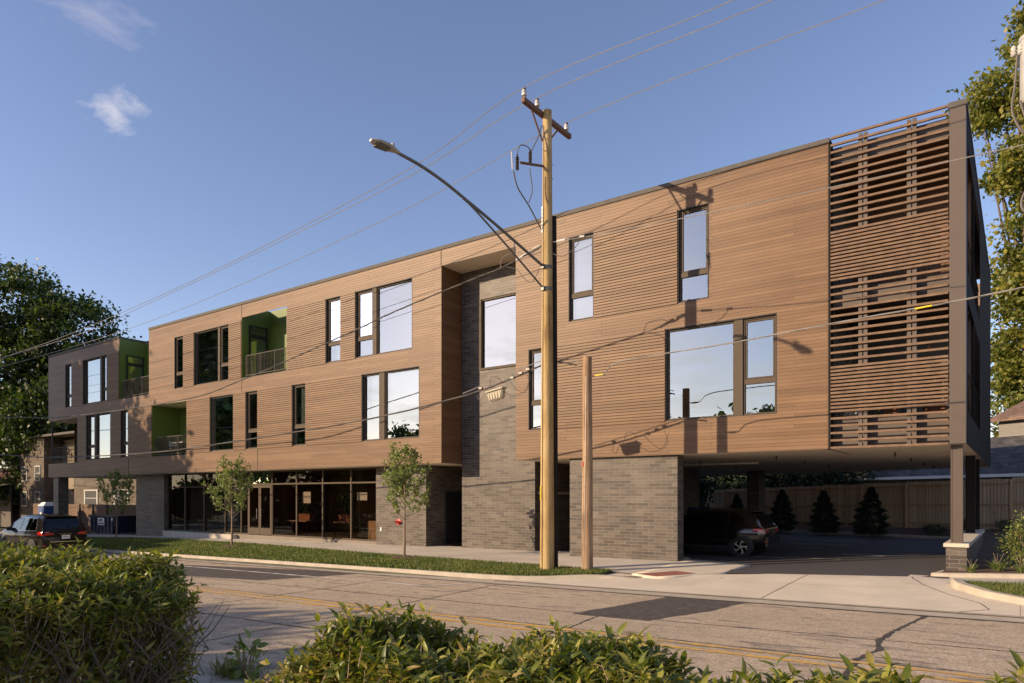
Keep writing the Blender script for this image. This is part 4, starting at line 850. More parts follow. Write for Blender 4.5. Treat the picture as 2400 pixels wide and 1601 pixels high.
tree('broadleaf_tree', 'dark leafy tree behind the cedar fence seen under the soffit left of the column', 'tree', (-22, 38, -.3), 10, [(0, 0, 5, 6, 4, 4), (5, 2, 4, 5, 3, 3)], 30000, 0.15, 'leaf_ever', 0.3, 45, clump=.7)
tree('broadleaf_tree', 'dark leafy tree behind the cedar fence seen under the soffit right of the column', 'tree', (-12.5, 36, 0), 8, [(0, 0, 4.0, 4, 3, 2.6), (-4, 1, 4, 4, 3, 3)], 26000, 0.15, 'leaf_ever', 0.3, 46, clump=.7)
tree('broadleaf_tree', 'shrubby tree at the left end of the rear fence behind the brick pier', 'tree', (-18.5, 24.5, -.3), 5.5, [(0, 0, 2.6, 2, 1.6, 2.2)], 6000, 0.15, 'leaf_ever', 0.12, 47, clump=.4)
# trees across the street (they shade the far end of the facade and show in the windows)
for i, (x, y, h, s_, lab) in enumerate([(-67.5, -22, 27, 7.2, 'tallest street tree across the road shading the far facade'), (-57, -19.0, 17.0, 5.0, 'street tree across the road standing nearer the shops than the tallest one'),
      (-76, -27, 19, 6, 'large tree across the road behind the tallest street tree'), (-46.5, -17.8, 7.6, 2.2, 'small round tree across the road opposite the shopfront')]):
    tree('broadleaf_tree', lab, 'tree', (x, y, zr(x)), h, [(0, 0, h * .62, s_, s_, h * .3), (s_ * .5, 1, h * .42, s_ * .6, s_ * .6, h * .16), (-s_ * .4, 0, h * .8, s_ * .5, s_ * .5, h * .14)], int(4000 + 260 * s_ * s_), 0.36, 'leaf_dark', h * .02, 60 + i, group=None, clump=1.0 if s_ > 3 else .5)
for i, (x, y, h, lab) in enumerate([(-12, -58, 11.5, 'far tree across the road, first from the camera side'), (-24, -60, 12.5, 'far tree across the road, second from the camera side'), (-37, -58, 12, 'far tree across the road, third from the camera side'),
        (-50, -60, 13, 'far tree across the road, fourth from the camera side'), (-63, -58, 12, 'far tree across the road, fifth from the camera side'), (-78, -60, 13.5, 'far tree across the road, sixth from the camera side'), (-93, -58, 13, 'farthest tree of the row across the road')]):
    tree('broadleaf_tree', lab, 'tree', (x, y, -.4), h, [(0, 0, h * .6, 6, 4.5, h * .36), (4, 0, h * .4, 4, 3, h * .3)], 6000, 0.4, 'leaf_dark', .25, 80 + i, clump=1.0, group='row of trees far across the road')
for i, (x, y, h, lab) in enumerate([(-52, -32, 4.0, 'added unseen bush darkening the shop glass, nearest the camera'), (-64, -30, 4.5, 'added unseen bush darkening the shop glass, behind the two tall trees'), (-78, -33, 4.6, 'added unseen bush darkening the shop glass, left of the two tall trees'), (-93, -31, 4.5, 'added unseen bush darkening the shop glass, farthest along the road')]):  # unseen bushes added as a dark mass for the shop glass to mirror
    tree('added_bush', lab, 'bush', (x, y, -.8), h, [(0, 0, h * .45, 7.5, 2.5, h * .5)], 7000, 0.3, 'leaf_dark', .2, 95 + i, clump=.6, group='unseen bushes added to darken the shop glass')
tree('broadleaf_tree', 'small tree behind the camera casting shade on the near road lane', 'tree', (-25.5, -31.5, -.3), 8.5, [(0, 0, 6.0, 3.6, 2.4, 1.8)], 5000, 0.25, 'leaf_dark', .14, 91, clump=.6)

# evergreens and shrubs in the rear bed
def conifer(label, base, h, w, seed, group='conical evergreens in the bed along the cedar fence'):
    rng = np.random.default_rng(seed); t = thing('evergreen_shrub', label, 'shrub', base, group=group); n = 5200
    u = rng.uniform(0, 1, n) ** .75; z = h * (1 - u) ; layer = 0.82 + .18 * np.sin(z / h * 40 + rng.normal(size=n) * .5)
    r = (w / 2) * np.minimum(1, u * 1.25 + .02) ** .8 * rng.uniform(.55, 1.0, n) ** .5 * layer * (1 + .12 * np.sin(rng.integers(0, 12, n)))
    low = np.clip(1 - (z / h) * 5, 0, 1); r *= 1 - low * .25; a = rng.uniform(0, 6.283, n); r *= 1 + .16 * np.sin(a * 3 + seed) + .12 * np.sin(a * 5 + z * 6 + seed * 2); r += .10 * (seed % 3 - 1) * z / h * np.cos(a)
    P = np.stack([r * np.cos(a), r * np.sin(a), z + .04], 1); T = unit(np.stack([np.cos(a), np.sin(a), .35 + 0 * a], 1) + rng.normal(size=(n, 3)) * .35); s_ = rng.uniform(.06, .13, n)[:, None]
    B = unit(np.cross(T, rng.normal(size=(n, 3)))) * s_ * .28
    V = np.stack([P - T * s_ * .5, P + B, P + T * s_, P - B], 1).reshape(-1, 3); fast('foliage', V, np.arange(4 * n).reshape(-1, 4), M['leaf_ever'], t)
    MB().tube([(0, 0, -.1), (0, 0, h * .9)], [.05, .01], 6).build('stem', M['bark'], t); return t
def at(px, d):      # ground position from a measured direction and distance
    l = (px - 1200) / 1641.5 * d; return (-.5873 * d + .8094 * l, -20.07 + .8094 * d + .5873 * l)
for px, d, h, w, lab, sd_ in ((1727, 42.5, 2.05, 1.25, 'small evergreen behind the black car, leftmost in the rear bed', 1), (1830, 39.6, 2.3, 1.5, 'evergreen just right of the dark brick column under the building', 2),
                         (1934, 37.2, 2.2, 1.55, 'evergreen in the middle of the rear bed with a blunt top', 3), (2043, 35.4, 2.35, 1.75, 'widest evergreen in front of the cedar fence, rightmost one', 4)):
    x, y = at(px, d); conifer(lab, (x, y, zbed(x, y) - .02), h, w, sd_)
def shrub(name, label, base, w, h, n, leaf, mat, seed, group=None, cat='shrub'):
    rng = np.random.default_rng(seed); t = thing(name, label, cat, base, group=group); d = unit(rng.normal(size=(n, 3))); r = rng.uniform(.45, 1, n) ** .6
    P = d * r[:, None] * np.array([w / 2, w / 2, h / 2]) * (1 + .2 * rng.normal(size=(n, 1))) + np.array([0, 0, h * .52]); P[:, 2] = np.maximum(P[:, 2], .03)
    V, F = leaf_curved(P, unit(d + rng.normal(size=(n, 3)) * .6), unit(rng.normal(size=(n, 3)) + np.array([0, 0, 1])), rng.uniform(.7, 1.3, n) * leaf, rng, .5); fast('foliage', V, F, M[mat], t)
    mb = MB()
    for k in range(7): a = k * .9; mb.tube([(0, 0, -.05), (math.cos(a) * w * .2, math.sin(a) * w * .2, h * .5), (math.cos(a) * w * .35, math.sin(a) * w * .35, h * .85)], [.015, .01, .004], 5)
    mb.build('stem', M['twig'], t); return t
for px, d, w, h, lab, sd_ in ((2189, 33.8, 1.0, .45, 'low dark shrub left of the entry wall in front of the fence', 5), (2265, 33.5, .7, .55, 'low dark shrub seen between the steel legs', 6), (2368, 31, 1.3, .5, 'low dark shrub right of the steel legs by the fence', 7)):
    x, y = at(px, d); shrub('low_shrub', lab, (x, y, zbed(x, y) if px < 2300 else zright(x, y)), w, h, 700, .07, 'leaf_ever', sd_, 'low dark shrubs in the rear bed')
shrub('round_shrub', 'large yellow green bush at the right edge above the mulch bed', (0.35, 1.1, .2), 1.5, 1.05, 2600, .06, 'leaf_shrub', 8)
shrub('round_shrub', 'upright reddish bush behind the yellow green bush at the right edge', (0.15, 2.6, .25), .8, 1.25, 900, .06, 'leaf_sap', 9)
def lily(label, base, n, h, seed):
    rng = np.random.default_rng(seed); t = thing('daylily_plant', label, 'plant', base, group='daylilies in the mulch beside the low wall'); a = rng.uniform(0, 6.28, n)
    D = np.stack([np.cos(a), np.sin(a), rng.uniform(1.2, 3.2, n)], 1); D = unit(D); P = rng.normal(size=(n, 3)) * .04; P[:, 2] = 0
    V, F = leaf_curved(P, D, unit(np.stack([-np.cos(a), -np.sin(a), 0 * a + 1.], 1)), rng.uniform(.6, 1.2, n) * h, rng, .08, .5); fast('foliage', V, F, M['leaf_sap'], t)
    mb = MB()
    for k in range(3): b = k * 2.1 + .4; mb.tube([(0, 0, 0), (math.cos(b) * .05, math.sin(b) * .05, h * .8), (math.cos(b) * .12, math.sin(b) * .12, h * 1.25)], .005, 4)
    mb.build('stem', M['twig'], t); return t
lily('grassy daylily clump at the foot of the low brick wall', (-0.92, -0.45, .14), 60, .26, 1); lily('daylily with two bare flower stalks in the middle of the mulch', (-0.42, -0.05, .17), 70, .34, 2); lily('yellow green daylily under the bush at the right edge', (0.02, -0.35, .18), 60, .3, 3)

# foreground hedges
def hedge(name, label, boxes, nsp, seed, stems, prof=None, tall=0.0):
    rng = np.random.default_rng(seed); t = thing(name, label, 'hedge', (boxes[0][0], boxes[0][2], -0.1)); t['_world'] = 1; P = []; T = []; L = []; NN = []
    vol = np.array([(b[1] - b[0]) * (b[3] - b[2]) * b[6] for b in boxes]); vol /= vol.sum()
    sb = MB()
    for b, w in zip(boxes, vol):
        x0, x1, y0, y1, z0, z1, dens = b; n = int(nsp * w)
        for i in range(n):
            q = rng.uniform(); x = rng.uniform(x0, x1); y = rng.uniform(y0, y1)
            bumpz = .07 * math.sin(x * 5.1 + y * 2) + .04 * math.sin(x * 11.3 - y * 7) + .03 * rng.normal()
            if q < .58: z = z1 + bumpz - abs(rng.normal()) * .06; d = np.array([rng.normal() * .35, rng.normal() * .35, 1.0])
            elif q < .69: x = x1 - abs(rng.normal()) * .16; z = lerp(z0, z1, rng.uniform() ** .55); d = np.array([.8, rng.normal() * .4, .7])
            elif q < .80: x = x0 + abs(rng.normal()) * .07; z = rng.uniform(z0, z1); d = np.array([-.8, rng.normal() * .4, .7])
            elif q < .86: y = y1 - abs(rng.normal()) * .06; z = rng.uniform(z0, z1); d = np.array([rng.normal() * .4, .8, .7])
            else: z = lerp(z0, z1, rng.uniform() ** .5); d = rng.normal(size=3) * .6 + np.array([0, 0, .8])
            k = min(x - x0, x1 - x, y1 - y) ; z = min(z, z1 + .02 + bumpz - max(0, .12 - k) * .9)
            d = d / np.linalg.norm(d); ln = rng.uniform(.07, .15) + (tall * rng.uniform() if rng.uniform() < .1 else 0); base = np.array([x, y, z]) - d * ln * .6; ph = rng.uniform(0, 3.14)
            u = np.cross(d, [1, .3, .2]); u /= np.linalg.norm(u); v = np.cross(d, u); nl = rng.integers(3, 6)
            sb_pts = (base, base + d * ln)
            for j in range(nl):
                f = (j + .6) / nl
                for s_ in (0, math.pi):
                    a = ph + j * 1.57 + s_; o_ = u * math.cos(a) + v * math.sin(a); tt = o_ * (1.0 - .35 * f) + d * (.35 + .75 * f)
                    P.append(base + d * ln * f); T.append(tt); NN.append(d - o_ * .3); L.append(rng.uniform(.034, .064) * (1.0 + .25 * f))
            if q < .9 and rng.uniform() < .6: sb.tube([base - d * .05, base + d * ln], [.0025, .0012], 3, False)
    P = np.array(P); T = unit(np.array(T)); NN = unit(np.array(NN)); V, F = leaf_curved(P, T, NN, np.array(L), rng, .34, .45)
    fast('foliage', V, F, M['leaf_hedge'], t); sb.build('twig', M['twig'], t)
    br = MB()
    for i in range(stems):
        b = boxes[rng.integers(len(boxes))]; x, y = rng.uniform(b[0] + .1, b[1] - .08), rng.uniform(b[2] + .1, b[3] - .08); pts = [Vector((x, y, -.15))]
        zt_ = b[5] - .12
        for k in range(1, 6): pts.append(Vector((x + rng.normal() * .03 * k, y + rng.normal() * .03 * k, -.15 + (zt_ + .15) * k / 5)))
        br.tube(pts, [.011, .010, .009, .007, .005, .003], 5)
        for k in (2, 3, 4):
            e = pts[k] + Vector((rng.normal() * .16, rng.normal() * .16, .28)); br.tube([pts[k], pts[k].lerp(e, .5) + Vector((0, 0, -.03)), e], [.006, .004, .002], 4)
    br.build('branch', M['bark'], t)
    return t
hedge('privet_hedge', 'wide leafy hedge filling the lower left foreground', [(-11.5, -4.95, -19.35, -17.3, .15, 1.37, 1.0), (-5.0, -4.62, -19.2, -17.4, .55, 1.27, .8)], 18000, 5, 110, tall=.05)
hedge('privet_hedge', 'clipped hedge in the middle foreground along the bottom edge', [(-2.65, -1.15, -18.05, -17.3, .1, 1.215, 1.0), (-3.12, -2.45, -18.05, -17.6, .1, 1.06, 1.0), (-1.3, -0.60, -17.95, -17.35, .3, 1.25, 1.0)], 5600, 6, 80, tall=.09)
hedge('privet_hedge', 'sparse small hedge plant right of the middle hedge with tall shoots', [(-0.60, -0.28, -17.9, -17.45, .5, 1.30, 1.0)], 430, 7, 12, tall=.14)
hedge('privet_hedge', 'sparse hedge plant at the bottom right corner', [(-0.06, .7, -17.95, -17.4, .5, 1.36, 1.0)], 800, 8, 20, tall=.1)
# weed on the near kerb
rng_ = np.random.default_rng(3); wd = thing('weed_clump', 'straw coloured weed clump growing from the near kerb beside the left hedge', 'weed', (-7.5, -15.3, zr(-7.5) + .08))
n_ = 420; a_ = rng_.uniform(0, 6.28, n_); Vw, Fw = leaf_curved(np.stack([rng_.normal(size=n_) * .16, rng_.normal(size=n_) * .12, 0 * a_], 1), unit(np.stack([np.cos(a_), np.sin(a_), rng_.uniform(.3, 2.4, n_)], 1)), unit(np.stack([-np.cos(a_), -np.sin(a_), 0 * a_ + 1.], 1)), rng_.uniform(.12, .34, n_), rng_, .05, .4)
fast('foliage', Vw, Fw, M['leaf_shrub'], wd); MB().tube([(0, 0, 0), (.05, 0, .2), (.07, .02, .4)], .006, 5).build('stem', M['twig'], wd)
shrub('weed_clump', 'broad leaved green weed rising from the straw coloured clump', (-7.25, -15.32, zr(-7.25) + .1), .34, .42, 60, .13, 'leaf_sap', 77, cat='weed')

# ------------------------------------------------------------ utility poles, lamp, wires
PX, PY = -10.72, -3.62
pb = zverge(PX, PY)
pole = thing('utility_pole', 'tall yellowish wooden utility pole with crossarm on the grass verge', 'utility pole', (PX, PY, pb))
MB().tube([(0, 0, -.4), (0, 0, 0), (0, 0, 4), (0, 0, 8), (0, 0, 12.85)], [.215, .205, .18, .155, .125], 24).build('pole_shaft', M['pole_new'], pole, True)
Z0 = -pb
ca = MB().box(-.06, .05, -1.08, 1.38, 12.52 + Z0, 12.65 + Z0)
ca = MB().box(.06 - .24, .06 - .12, -1.02, 1.42, 12.55 + Z0, 12.69 + Z0).build('crossarm', M['arm'], pole, bevel=.012)
for y in (-.95, -.32, 1.22):
    MB().lathe([(.02, 0), (.02, .05), (.07, .06), (.075, .11), (.05, .125), (.05, .135), (.07, .15), (.068, .19), (.03, .2), (.04, .24), (.02, .27)], (.06 - .18, y, 12.69 + Z0), n=16).build('insulator', M['porcelain'], pole, True)
    MB().lathe([(.045, 0), (.052, .02), (.05, .06), (.02, .08)], (.06 - .18, y, 12.88 + Z0), n=16).build('insulator_cap', M['insul'], pole, True)
for s_, e in ((-1, -.62), (1, .75)): MB().tube([(-.1, s_ * .08, 11.85 + Z0), (-.12, e, 12.55 + Z0)], .028, 6).build('brace', M['arm'], pole)
# number tag: white strip with dark numerals facing the street
TD = Vector((-.50, -.866, 0)).normalized(); TR = Matrix(((-TD.y, 0, TD.x), (TD.x, 0, TD.y), (0, 1, 0)))
tagz = 9.66 + Z0; tp = TD * .152
plate = MB(); rt = Vector((-TD.y, TD.x, 0)) * -1
rt = Vector((TD.y, -TD.x, 0)) * -1
mbx = MB()
for s_, zz_ in ((-1, tagz - .36), (1, tagz - .36), (1, tagz + .36), (-1, tagz + .36)): q = tp + Vector((-TD.y, TD.x, 0)) * (.05 * s_); mbx.v.append((q.x, q.y, zz_))
for s_, zz_ in ((-1, tagz - .36), (1, tagz - .36), (1, tagz + .36), (-1, tagz + .36)): q = tp + TD * .006 + Vector((-TD.y, TD.x, 0)) * (.05 * s_); mbx.v.append((q.x, q.y, zz_))
mbx.f = [(0, 1, 2, 3), (4, 5, 6, 7), (0, 1, 5, 4), (1, 2, 6, 5), (2, 3, 7, 6), (3, 0, 4, 7)]
tago = mbx.build('number_tag', M['white'], pole)
M['ink'] = plain('ochre ink', (0.16, 0.10, 0.015), 0.7)
text_mesh('number', '556446', .13, M['ink'], tago, tp + TD * .01 + Vector((0, 0, tagz)), TR, stack=True)
# small yellow tag lower down
q = TD * .20; y1 = MB(); y1.tube([(q.x, q.y, 1.95), (q.x, q.y, 2.35)], .02, 6).build('yellow_tag', M['yellow'], pole)
# ground wire moulding and dark conduit behind
MB().tube([(-.04, -.215, 0), (-.04, -.19, 4), (-.035, -.17, 8), (-.03, -.14, 12.4)], .008, 5).build('ground_wire', M['cable'], pole)
MB().tube([(.17, .16, 0), (.16, .155, 4), (.145, .14, 8), (.135, .13, 9.9)], .075, 12).build('conduit', M['dark'], pole, True)
# fuse cutout and arrester bracket
MB().tube([(-.05, -.1, 11.15 + Z0), (-.25, -.95, 10.98 + Z0)], .035, 6).build('bracket', M['arm'], pole)
MB().lathe([(.03, 0)] + [(r_, h_) for k in range(6) for r_, h_ in ((.055, .03 + k * .05), (.03, .055 + k * .05))] + [(.02, .36)], (-.2, -.55, 11.12 + Z0), n=12).build('surge_arrester', M['insul'], pole, True)
MB().lathe([(.03, 0)] + [(r_, h_) for k in range(7) for r_, h_ in ((.055, .03 + k * .05), (.03, .055 + k * .05))] + [(.025, .42)], (-.28, -1.05, 10.75 + Z0), n=12).build('fuse_cutout', M['insul'], pole, True)
MB().tube([(-.33, -1.2, 10.72 + Z0), (-.35, -1.22, 11.2 + Z0)], .018, 6).build('fuse_tube', M['porcelain'], pole)
def arc(pts, n=14):
    P = [Vector(p) for p in pts]; P = [P[0]] + P + [P[-1]]; out_ = []
    for i in range(1, len(P) - 2):
        a, b, c, d = P[i - 1:i + 3]
        for k in range(n): t = k / n; out_.append(.5 * ((2 * b) + (-a + c) * t + (2 * a - 5 * b + 4 * c - d) * t * t + (-a + 3 * b - 3 * c + d) * t ** 3))
    out_.append(P[-2]); return out_
jm = [[(-.28, -1.05, 11.2 + Z0), (-.25, -.95, 11.45 + Z0), (-.2, -.7, 11.5 + Z0), (-.2, -.55, 11.46 + Z0)], [(-.33, -1.15, 10.7 + Z0), (-.3, -1.0, 10.3 + Z0), (-.2, -.6, 9.9 + Z0), (-.1, -.17, 9.4 + Z0)], [(-.2, -.5, 11.45 + Z0), (-.1, -.3, 11.9 + Z0), (-.1, -.1, 12.3 + Z0), (-.12, .3, 12.5 + Z0)], [(-.25, -.5, 10.98 + Z0), (-.2, -.45, 10.4 + Z0), (-.2, -.62, 10.0 + Z0)]]
for i, p in enumerate(jm): MB().tube(arc(p), .014 if i != 1 else .02, 5).build('jumper_wire', M['cable'], pole)
for y_, z_ in ((-.2, 11.9), (.2, 11.3), (.2, 10.9), (-.2, 11.55)): MB().tube([(0, y_ * .4, z_ + Z0), (.03, y_ * 1.3, z_ + Z0)], .01, 5).build('pole_bolt', M['steel'], pole)

P2 = (-9.58, -3.37); p2b = zverge(*P2)
pole2 = thing('wood_post', 'short weathered brown pole beside the tall utility pole', 'utility pole', (*P2, p2b))
MB().tube([(0, 0, -.3), (0, 0, 0), (0.01, 0, 3), (0.0, 0, 5.85)], [.165, .158, .140, .122], 22).build('pole_shaft', M['pole_old'], pole2, True)
MB().tube([(-.02, -.163, .1), (.03, -.146, 3), (.04, -.124, 5.3)], .007, 5).build('ground_wire', M['cable_pale'], pole2)
MB().tube([(-.16, -.05, 5.62), (.14, .02, 5.62)], .012, 6).build('pole_bolt', M['steel'], pole2)
MB().box(-.09, -.05, -.145, -.128, 2.85, 2.98).build('warning_tag', M['red'], pole2)
for k, z_ in enumerate((1.2, 1.6, 2.3, 3.1, 3.6, 4.4)): MB().box(-.02 - .01 * (k % 3), .0, -.168 + z_ * .006, -.14, z_, z_ + .02).build('staple', M['steel'], pole2)

# street lamp on the tall pole
lamp = thing('street_lamp', 'grey street lamp on a long curved arm bolted to the utility pole', 'street lamp', (PX, PY, pb)); lamp['_world'] = 1
hd = Vector((-.17, -1, 0)).normalized()
def lp(d, z): return Vector((PX, PY, 0)) + hd * d + Vector((0, 0, z))
arm_pts = arc([lp(.15, 8.33), lp(1.9, 8.98), lp(2.9, 9.32), lp(3.7, 9.58), lp(4.4, 9.74), lp(5.05, 9.82)], 8)
MB().tube(arm_pts, .038, 12).build('arm', M['steel'], lamp, True)
MB().tube(arc([lp(.15, 7.72), lp(1.4, 8.46), lp(2.7, 9.19), lp(3.1, 9.36)], 6), .026, 10).build('strut', M['steel'], lamp, True)
MB().tube([lp(1.3, 8.39), lp(1.3, 8.78)], .014, 6).build('tie', M['steel'], lamp)
for z_ in (8.33, 7.72): MB().lathe([(.17, -.04), (.176, -.04), (.176, .04), (.17, .04)], (PX, PY, z_), n=20).box(PX - .06, PX + .02, PY - .22, PY - .15, z_ - .06, z_ + .06).build('pole_clamp', M['steel'], lamp)
rows = []; Hl = MB(); ns = 14
for i in range(9):
    u = i / 8; d = 5.0 + u * .78; wd_ = [.045, .07, .12, .15, .165, .17, .16, .125, .05][i]; zc = 9.83 + .03 * u; tt = [.045, .06, .075, .08, .08, .075, .065, .05, .02][i]
    side = Vector((-hd.y, hd.x, 0))
    for k in range(ns):
        a = 2 * math.pi * k / ns; sn = math.sin(a); Hl.v.append(tuple(lp(d, zc + (sn * tt if sn > 0 else sn * .035)) + side * math.cos(a) * wd_))
for i in range(8):
    for k in range(ns): Hl.f.append((i * ns + k, i * ns + (k + 1) % ns, (i + 1) * ns + (k + 1) % ns, (i + 1) * ns + k))
Hl.f += [tuple(range(ns)), tuple(8 * ns + k for k in range(ns))]
ho = Hl.build('lamp_head', M['lampgrey'], lamp, True)
c_ = lp(5.18, 9.9); MB().lathe([(.04, 0), (.045, .05), (.035, .09), (.01, .1)], tuple(c_), n=14).build('photocell', M['lampgrey'], ho, True)
lens = MB(); side = Vector((-hd.y, hd.x, 0))
for u, w_ in ((5.3, .10), (5.65, .12), (5.65, -.12), (5.3, -.10)): q = lp(u, 9.80) + side * w_; lens.v.append(tuple(q))
lens.v += [(x, y, z - .012) for x, y, z in lens.v]; lens.f = [(0, 1, 2, 3), (4, 5, 6, 7), (0, 1, 5, 4), (1, 2, 6, 5), (2, 3, 7, 6), (3, 0, 4, 7)]; lens.build('lens', M['steel'], ho)

# wires
def nearer(p, k=1.0222): return (p[0] * k, (p[1] + 20.07) * k - 20.07, (p[2] - 1.94) * k + 1.94)
def wire(label, pts, r, mat='cable_pale', n=10, cat='power line', name='overhead_wire', group=None, twist=0):
    o = MB(); P = arc(pts, n); o.tube(P, r, 5)
    if twist:
        for ph in (0, 2.1, 4.2):
            Q = [];
            for i, p in enumerate(P):
                a = i * twist + ph; Q.append(Vector(p) + Vector((0, math.cos(a), math.sin(a))) * r * 1.3)
            o.tube(Q, r * .8, 4)
    ob = o.build(name, M[mat]); tag(ob, label, cat, group); return ob
wx = PX - .12
wire('topmost overhead wire over the street side end of the crossarm', [(-95, -4.6, 11.4), (-75, -4.6, 10.3), (-46.9, -4.6, 9.95), (-30.1, -4.58, 10.55), (-15.84, -4.57, 11.85), (wx, -4.57, 12.98), (-5.34, -4.6, 12.95), (0.6, -4.6, 13.3)], .011)
wire('second overhead wire over the middle insulator of the crossarm', [(-95, -3.95, 11.6), (-75, -3.95, 10.6), (-42.56, -3.95, 10.25), (-31.8, -3.95, 10.75), (-16.7, -3.95, 12.0), (wx, -3.94, 12.98), (-4.6, -3.95, 13.05), (0.6, -3.95, 13.3)], .011)
wire('third overhead wire over the building side insulator of the crossarm', [(-95, -2.4, 11.9), (-75, -2.4, 10.9), (-55.1, -2.4, 10.5), (-35.4, -2.4, 10.65), (-18.6, -2.4, 11.85), (wx, -2.4, 12.96), (-2.36, -2.4, 13.1), (0.6, -2.4, 13.3)], .011)
wire('twisted service cable running left from the pole below the lamp arm', [(-80, -3.9, 8.2), (-60, -3.9, 7.0), (-50.2, -3.9, 6.7), (-41.2, -3.9, 6.15), (-29.5, -3.9, 6.1), (-24.95, -3.88, 6.55), (-19.04, -3.85, 7.5), (-16.4, -3.82, 7.98), (-13.3, -3.75, 8.45), (-12.3, -3.7, 8.6), (-10.9, -3.65, 8.95)], .013, 'cable', 12, twist=.7)
wire('single pale cable running right from the pole to the transformer', [(-10.6, -3.6, 9.02), (-7.75, -3.7, 8.8), (-3.32, -3.8, 8.6), (0.6, -3.85, 8.5)], .011, 'cable_pale')
wire('lashed telephone cable sagging left past the cream terminal box', [nearer(p) for p in [(-80, -3.9, 6.0), (-60, -3.9, 4.9), (-50.2, -3.9, 4.45), (-42.8, -3.9, 4.05), (-32.2, -3.9, 3.92), (-24.8, -3.9, 4.15), (-18, -3.88, 4.5), (-13.64, -3.85, 4.95), (-11.9, -3.84, 5.28), (-10.8, -3.84, 5.56), (-10.3, -3.8, 5.62), (-9.75, -3.65, 5.5)]], .014, 'cable', 12, twist=.5)
wire('upper strand of telephone cable above the lashed one', [nearer(p) for p in [(-13.6, -3.86, 5.03), (-11.9, -3.86, 5.42), (-10.8, -3.86, 5.68), (-10.2, -3.6, 5.72), (-9.75, -3.6, 5.6)]], .012, 'cable_pale')
wire('twisted telephone cable running right from the short brown pole', [(-9.45, -3.3, 5.22), (-9.1, -3.32, 5.22), (-8.5, -3.35, 5.52), (-5.75, -3.4, 5.6), (-3.45, -3.5, 5.72), (-1.08, -3.55, 5.83), (0.6, -3.6, 5.95)], .009, 'cable_pale', 14, twist=.5)
# yellow guards, clamps, loops, terminal box
tag(MB().tube([(-9.38, -3.31, 5.22), (-9.12, -3.32, 5.23)], .02, 8).build('cable_guard', M['yellow']), 'yellow plastic cable guard right of the short brown pole', 'cable guard')
tag(MB().tube([(-1.75, -3.54, 5.79), (-1.45, -3.545, 5.81)], .02, 8).build('cable_guard', M['yellow']), 'yellow plastic cable guard in front of the corner column', 'cable guard')
tb = thing('terminal_box', 'cream telephone terminal box hanging under the cable', 'terminal box', nearer((-12.34, -3.86, 4.99))); tb.rotation_euler = (0, R(-9), 0)
bx = MB().add([(-.30, -.10, -.0), (.30, -.10, -.0), (.30, .10, -.0), (-.30, .10, -.0), (-.25, -.08, -.27), (.25, -.08, -.27), (.25, .08, -.27), (-.25, .08, -.27)], [(0, 1, 2, 3), (7, 6, 5, 4), (0, 4, 5, 1), (1, 5, 6, 2), (2, 6, 7, 3), (3, 7, 4, 0)]).build('housing', M['boxcream'], tb, bevel=.03)
MB().box(-.32, .32, -.12, .12, 0.002, .05).build('lid', M['boxcream'], tb, bevel=.01)
for k in range(5): MB().box(-.2 + k * .1 - .008, -.2 + k * .1 + .008, -.108, -.088, -.24, -.02).build('rib', M['boxcream'], bx)
for x_ in (-.22, .22): MB().tube([(x_, 0, .05), (x_, 0, .14)], .012, 5).build('hanger', M['steel'], tb)
for i, p in enumerate([[(-11.9, -3.86, 5.3), (-11.6, -3.9, 5.0), (-11.3, -3.9, 4.85), (-11.15, -3.9, 5.1), (-11.25, -3.88, 5.42)], [(-12.1, -3.86, 5.22), (-12.3, -3.9, 5.4), (-12.5, -3.9, 5.4), (-12.55, -3.86, 5.15)], [(-12.05, -3.86, 4.95), (-11.7, -3.9, 4.8), (-11.3, -3.9, 4.9), (-11.1, -3.88, 5.3)], [(-12.9, -3.86, 5.05), (-13.0, -3.9, 4.85), (-12.85, -3.9, 4.8), (-12.75, -3.86, 4.95)]]):
    tag(MB().tube(arc([nearer(v) for v in p], 8), .008, 4).build('cable_loop', M['cable']), ['large loose loop of cable right of the cream box', 'small loop of wire above the cream box', 'long wire loop hanging below the right cable splice', 'tiny wire curl left of the cream box'][i], 'cable loop')
for i, (x_, z_) in enumerate([(-11.2, 5.5), (-11.45, 5.42), (-11.75, 5.32), (-12.9, 5.12)]):
    x_, _, z_ = nearer((x_, -3.86, z_)); tag(MB().box(x_ - .06, x_ + .06, -3.54, -3.46, z_ - .025, z_ + .03).tube([(x_, -3.5, z_), (x_ + .01, -3.51, z_ + .09)], .008, 4).build('cable_clamp', M['steel']), ['cable clamp nearest the tall pole', 'second cable clamp from the tall pole', 'cable clamp above the right end of the cream box', 'cable clamp left of the cream box'][i], 'clamp')
# hardware where the service cable meets the tall pole
for i, p in enumerate([[(-12.3, -3.7, 8.6), (-12.2, -3.7, 8.9), (-11.7, -3.68, 8.95), (-11.3, -3.66, 8.8), (-10.9, -3.65, 9.0)], [(-12.1, -3.7, 8.6), (-11.7, -3.7, 8.45), (-11.5, -3.7, 8.2), (-11.2, -3.68, 8.0), (-10.9, -3.75, 8.3)], [(-10.55, -3.6, 8.7), (-10.2, -3.62, 8.55), (-9.8, -3.64, 8.7), (-9.6, -3.65, 8.93)]]):
    tag(MB().tube(arc(p, 8), .010, 5).build('cable_loop', M['cable']), ['black jumper loop left of the pole under the lamp arm', 'lower loop of wire beside the lamp clamp', 'thin jumper loop right of the tall pole'][i], 'cable loop')
tag(MB().tube([(-11.75, -3.68, 8.72), (-11.3, -3.66, 8.9)], .03, 6).tube([(-11.2, -3.66, 8.93), (-10.95, -3.65, 9.0)], .022, 6).build('dead_end_clamp', M['porcelain']), 'pale dead end clamp holding the twisted service cable', 'clamp')
